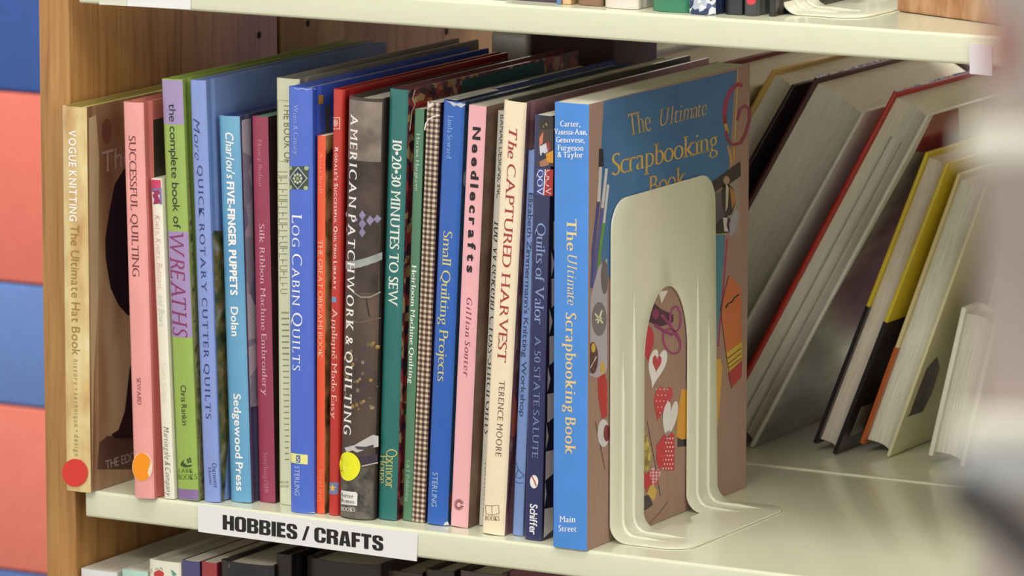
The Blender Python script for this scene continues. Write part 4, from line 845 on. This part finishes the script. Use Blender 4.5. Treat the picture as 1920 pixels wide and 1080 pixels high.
ub = simple('upper_book', ux(1400), ux(1424), .018, .2, .2, 'hard', '3c3c40', '70746e', 'charcoal book with a red dot on the upper shelf beside the bookend', ZU, GU)
decal(ub, ell(1409, 2, 8, 7, 16), 'd83844', 'red_dot', layer=1)
simple('upper_book', ux(1441), ux(1453), .022, .2, .2, 'hard', '1c1c1e', '18181a', 'black book on the upper shelf touching the bookend plate', ZU, GU)
# brown wood-grained box to the right of the upper bookend
p0, p1 = hit(1680, 22, 'Z', ZU), hit(1850, 45, 'Z', ZU); dv = (p1-p0); ang = math.atan2(dv.y, dv.x)
wbx = empty('storage_box', (p0.x, p0.y, ZU+.0003), (0, 0, ang)); tag(wbx, 'reddish brown wood-grained box at the right end of the upper shelf', 'box')
CU = noise_mat('copper_grain', 24, [(.3, 'a5744e'), (.5, 'bd8a62'), (.7, 'd0a580')], (5, 5, 1.4), .7, .1, 6, .8)
box('body', (0, 0, 0), (.13, .12, .17), CU, wbx, .002); box('lid', (-.002, -.002, .1705), (.132, .122, .2), CU, wbx, .002)

# ================================================================== LOWER SHELF BOOKS
GLW = 'books on the lower shelf'
def low(name, pxl, pxr, y, ztop, style, cs, cr, label, **k):
    x0 = hit(pxl, y, 'Y', k.get('Y', .008)).x; x1 = hit(pxr, y, 'Y', k.get('Y', .008)).x; Y = k.pop('Y', .008)
    return simple(name, x0, x1, Y, k.pop('d', .2), ztop-ZL, style, cs, cr, label, ZL, GLW, **k)
def zt(px, py, Y=.008): return hit(px, py, 'Y', Y).z
low('lower_book', 152, 219, 1072, zt(190, 1071), 'paper', 'e6e8ec', 'eae8e0', 'thick white book on the lower shelf beside the oak panel')
low('lower_book', 229, 276, 1070, zt(250, 1070), 'paper', 'b8ded0', 'e0dcd4', 'mint green spined book on the lower shelf')
lf = low('lower_book', 279, 338, 1052, zt(310, 1053), 'hard', 'ecead8', 'dcd8c8', 'white book with small red and teal drawings on the lower shelf')
decal(lf, ell(299, 1076, 10, 7, 18), 'c8403c', 'drawing', layer=1); strip(lf, [(293, 1068), (296, 1064), (299, 1070), (303, 1063), (306, 1069)], 1.4, '5a4a40', 'drawing', layer=1); decal(lf, [(321, 1067), (328, 1072), (332, 1078), (325, 1080)], '5aa090', 'drawing', layer=1); strip(lf, [(281, 1069), (285, 1067), (284, 1074)], 1.4, '6a9a88', 'drawing', layer=1)
low('lower_book', 341, 374, 1053, zt(355, 1052), 'paper', '4c4a78', '3a3858', 'navy spined book on the lower shelf')
low('lower_book', 378, 406, 1055, zt(392, 1055), 'paper', 'a03a40', '8a3038', 'maroon spined book on the lower shelf')
wk = low('lower_book', 413, 512, 1055, zt(460, 1056), 'hard', noise_mat('worn_black', 55, [(.3, '16161a'), (.62, '26262a'), (.72, 'c8c4b0')], (1, 1, 1), .4, .4, 5), '1b1b1e', 'black book with scuffed white spine head on the lower shelf', bulge=.003)
low('lower_book', 517, 545, 1075, zt(530, 1040, .012), 'hard', '1a1716', '1c1918', 'tall black book on the lower shelf right of the scuffed one', Y=.012)
low('lower_book', 575, 712, 1075, zt(640, 1052, .02), 'hard', '1e1a18', '241e1c', 'very thick black book with grey page tops on the lower shelf', Y=.02, bulge=.005)
low('lower_book', 724, 790, 1075, zt(750, 1072, .03), 'hard', '4a3c38', '2a2220', 'dark brown book on the lower shelf under the white label end', Y=.03)
low('lower_book', 797, 850, 1078, zt(820, 1070, .03), 'hard', '3c322e', '2a2220', 'dull black-brown book on the lower shelf, second from the right', Y=.03)
low('lower_book', 862, 940, 1078, zt(880, 1072, .03), 'hard', '5a4c44', '2a2220', 'greyish brown book on the lower shelf, rightmost in view', Y=.03)

# ================================================================== OUT-OF-FOCUS UNIDENTIFIED OBJECT CLOSE TO THE CAMERA, ITS RACK FORM MADE UP
DN = 0.80
def near(px, py, dd=DN): return CAM+ray(px, py)*dd
rk = empty('foreground_stand_in', near(1990, 560)); rk.rotation_euler = (0, 0, YAW); tag(rk, 'blurred unidentified foreground object, built as a mauve grey rack with pale rungs, at the right edge of the frame', 'rack')
k_ = DN/F
def nb(name, x0, y0, x1, y1, t, m, dz=0.0, bev=.0008):
    """box in the rack's own axes, sizes worked out from picture extents at the rack's distance"""
    o = box(name, ((x0-1990)*k_, dz, -(y1-560)*k_), ((x1-1990)*k_, dz+t, -(y0-560)*k_), m, rk, bev); return o
MV = noise_mat('mauve_film', 22, [(.3, 'a89a94'), (.6, 'bdb0a8'), (.8, 'b8a0a0')], (1, 1, 1), .5)
nb('side_sheet', 1842, -700, 2500, 880, .0012, MV, .004)
nb('side_sheet_lower', 1846, 884, 2500, 1900, .0012, MV, .004)
nb('rung', 1806, 238, 2500, 300, .003, mat('fbf7e8', .5), 0)
nb('rung', 1806, 786, 2500, 842, .003, mat('fbf7e8', .5), 0)
nb('red_tab', 1852, 40, 1882, 140, .001, mat('b8483e', .5), .002)
nb('pale_pad', 1800, 850, 1990, 930, .002, mat('c9ccd0', .5), .001)
cl_ = nb('dark_strap', 1830, 940, 2500, 1010, .002, mat('3c3a3e', .6), -.001); cl_.rotation_euler = (0, math.radians(40), 0); cl_.location = ((1990-1830)*-k_*.0+.0, 0, 0)
q = Matrix.Rotation(math.radians(40), 3, 'Y') @ Vector(((1830-1990)*k_, 0, -(975-560)*k_)); cl_.location = Vector(((1790-1990)*k_, 0, -(910-560)*k_))-q
for o in (tob,): bpy.data.objects.remove(o)
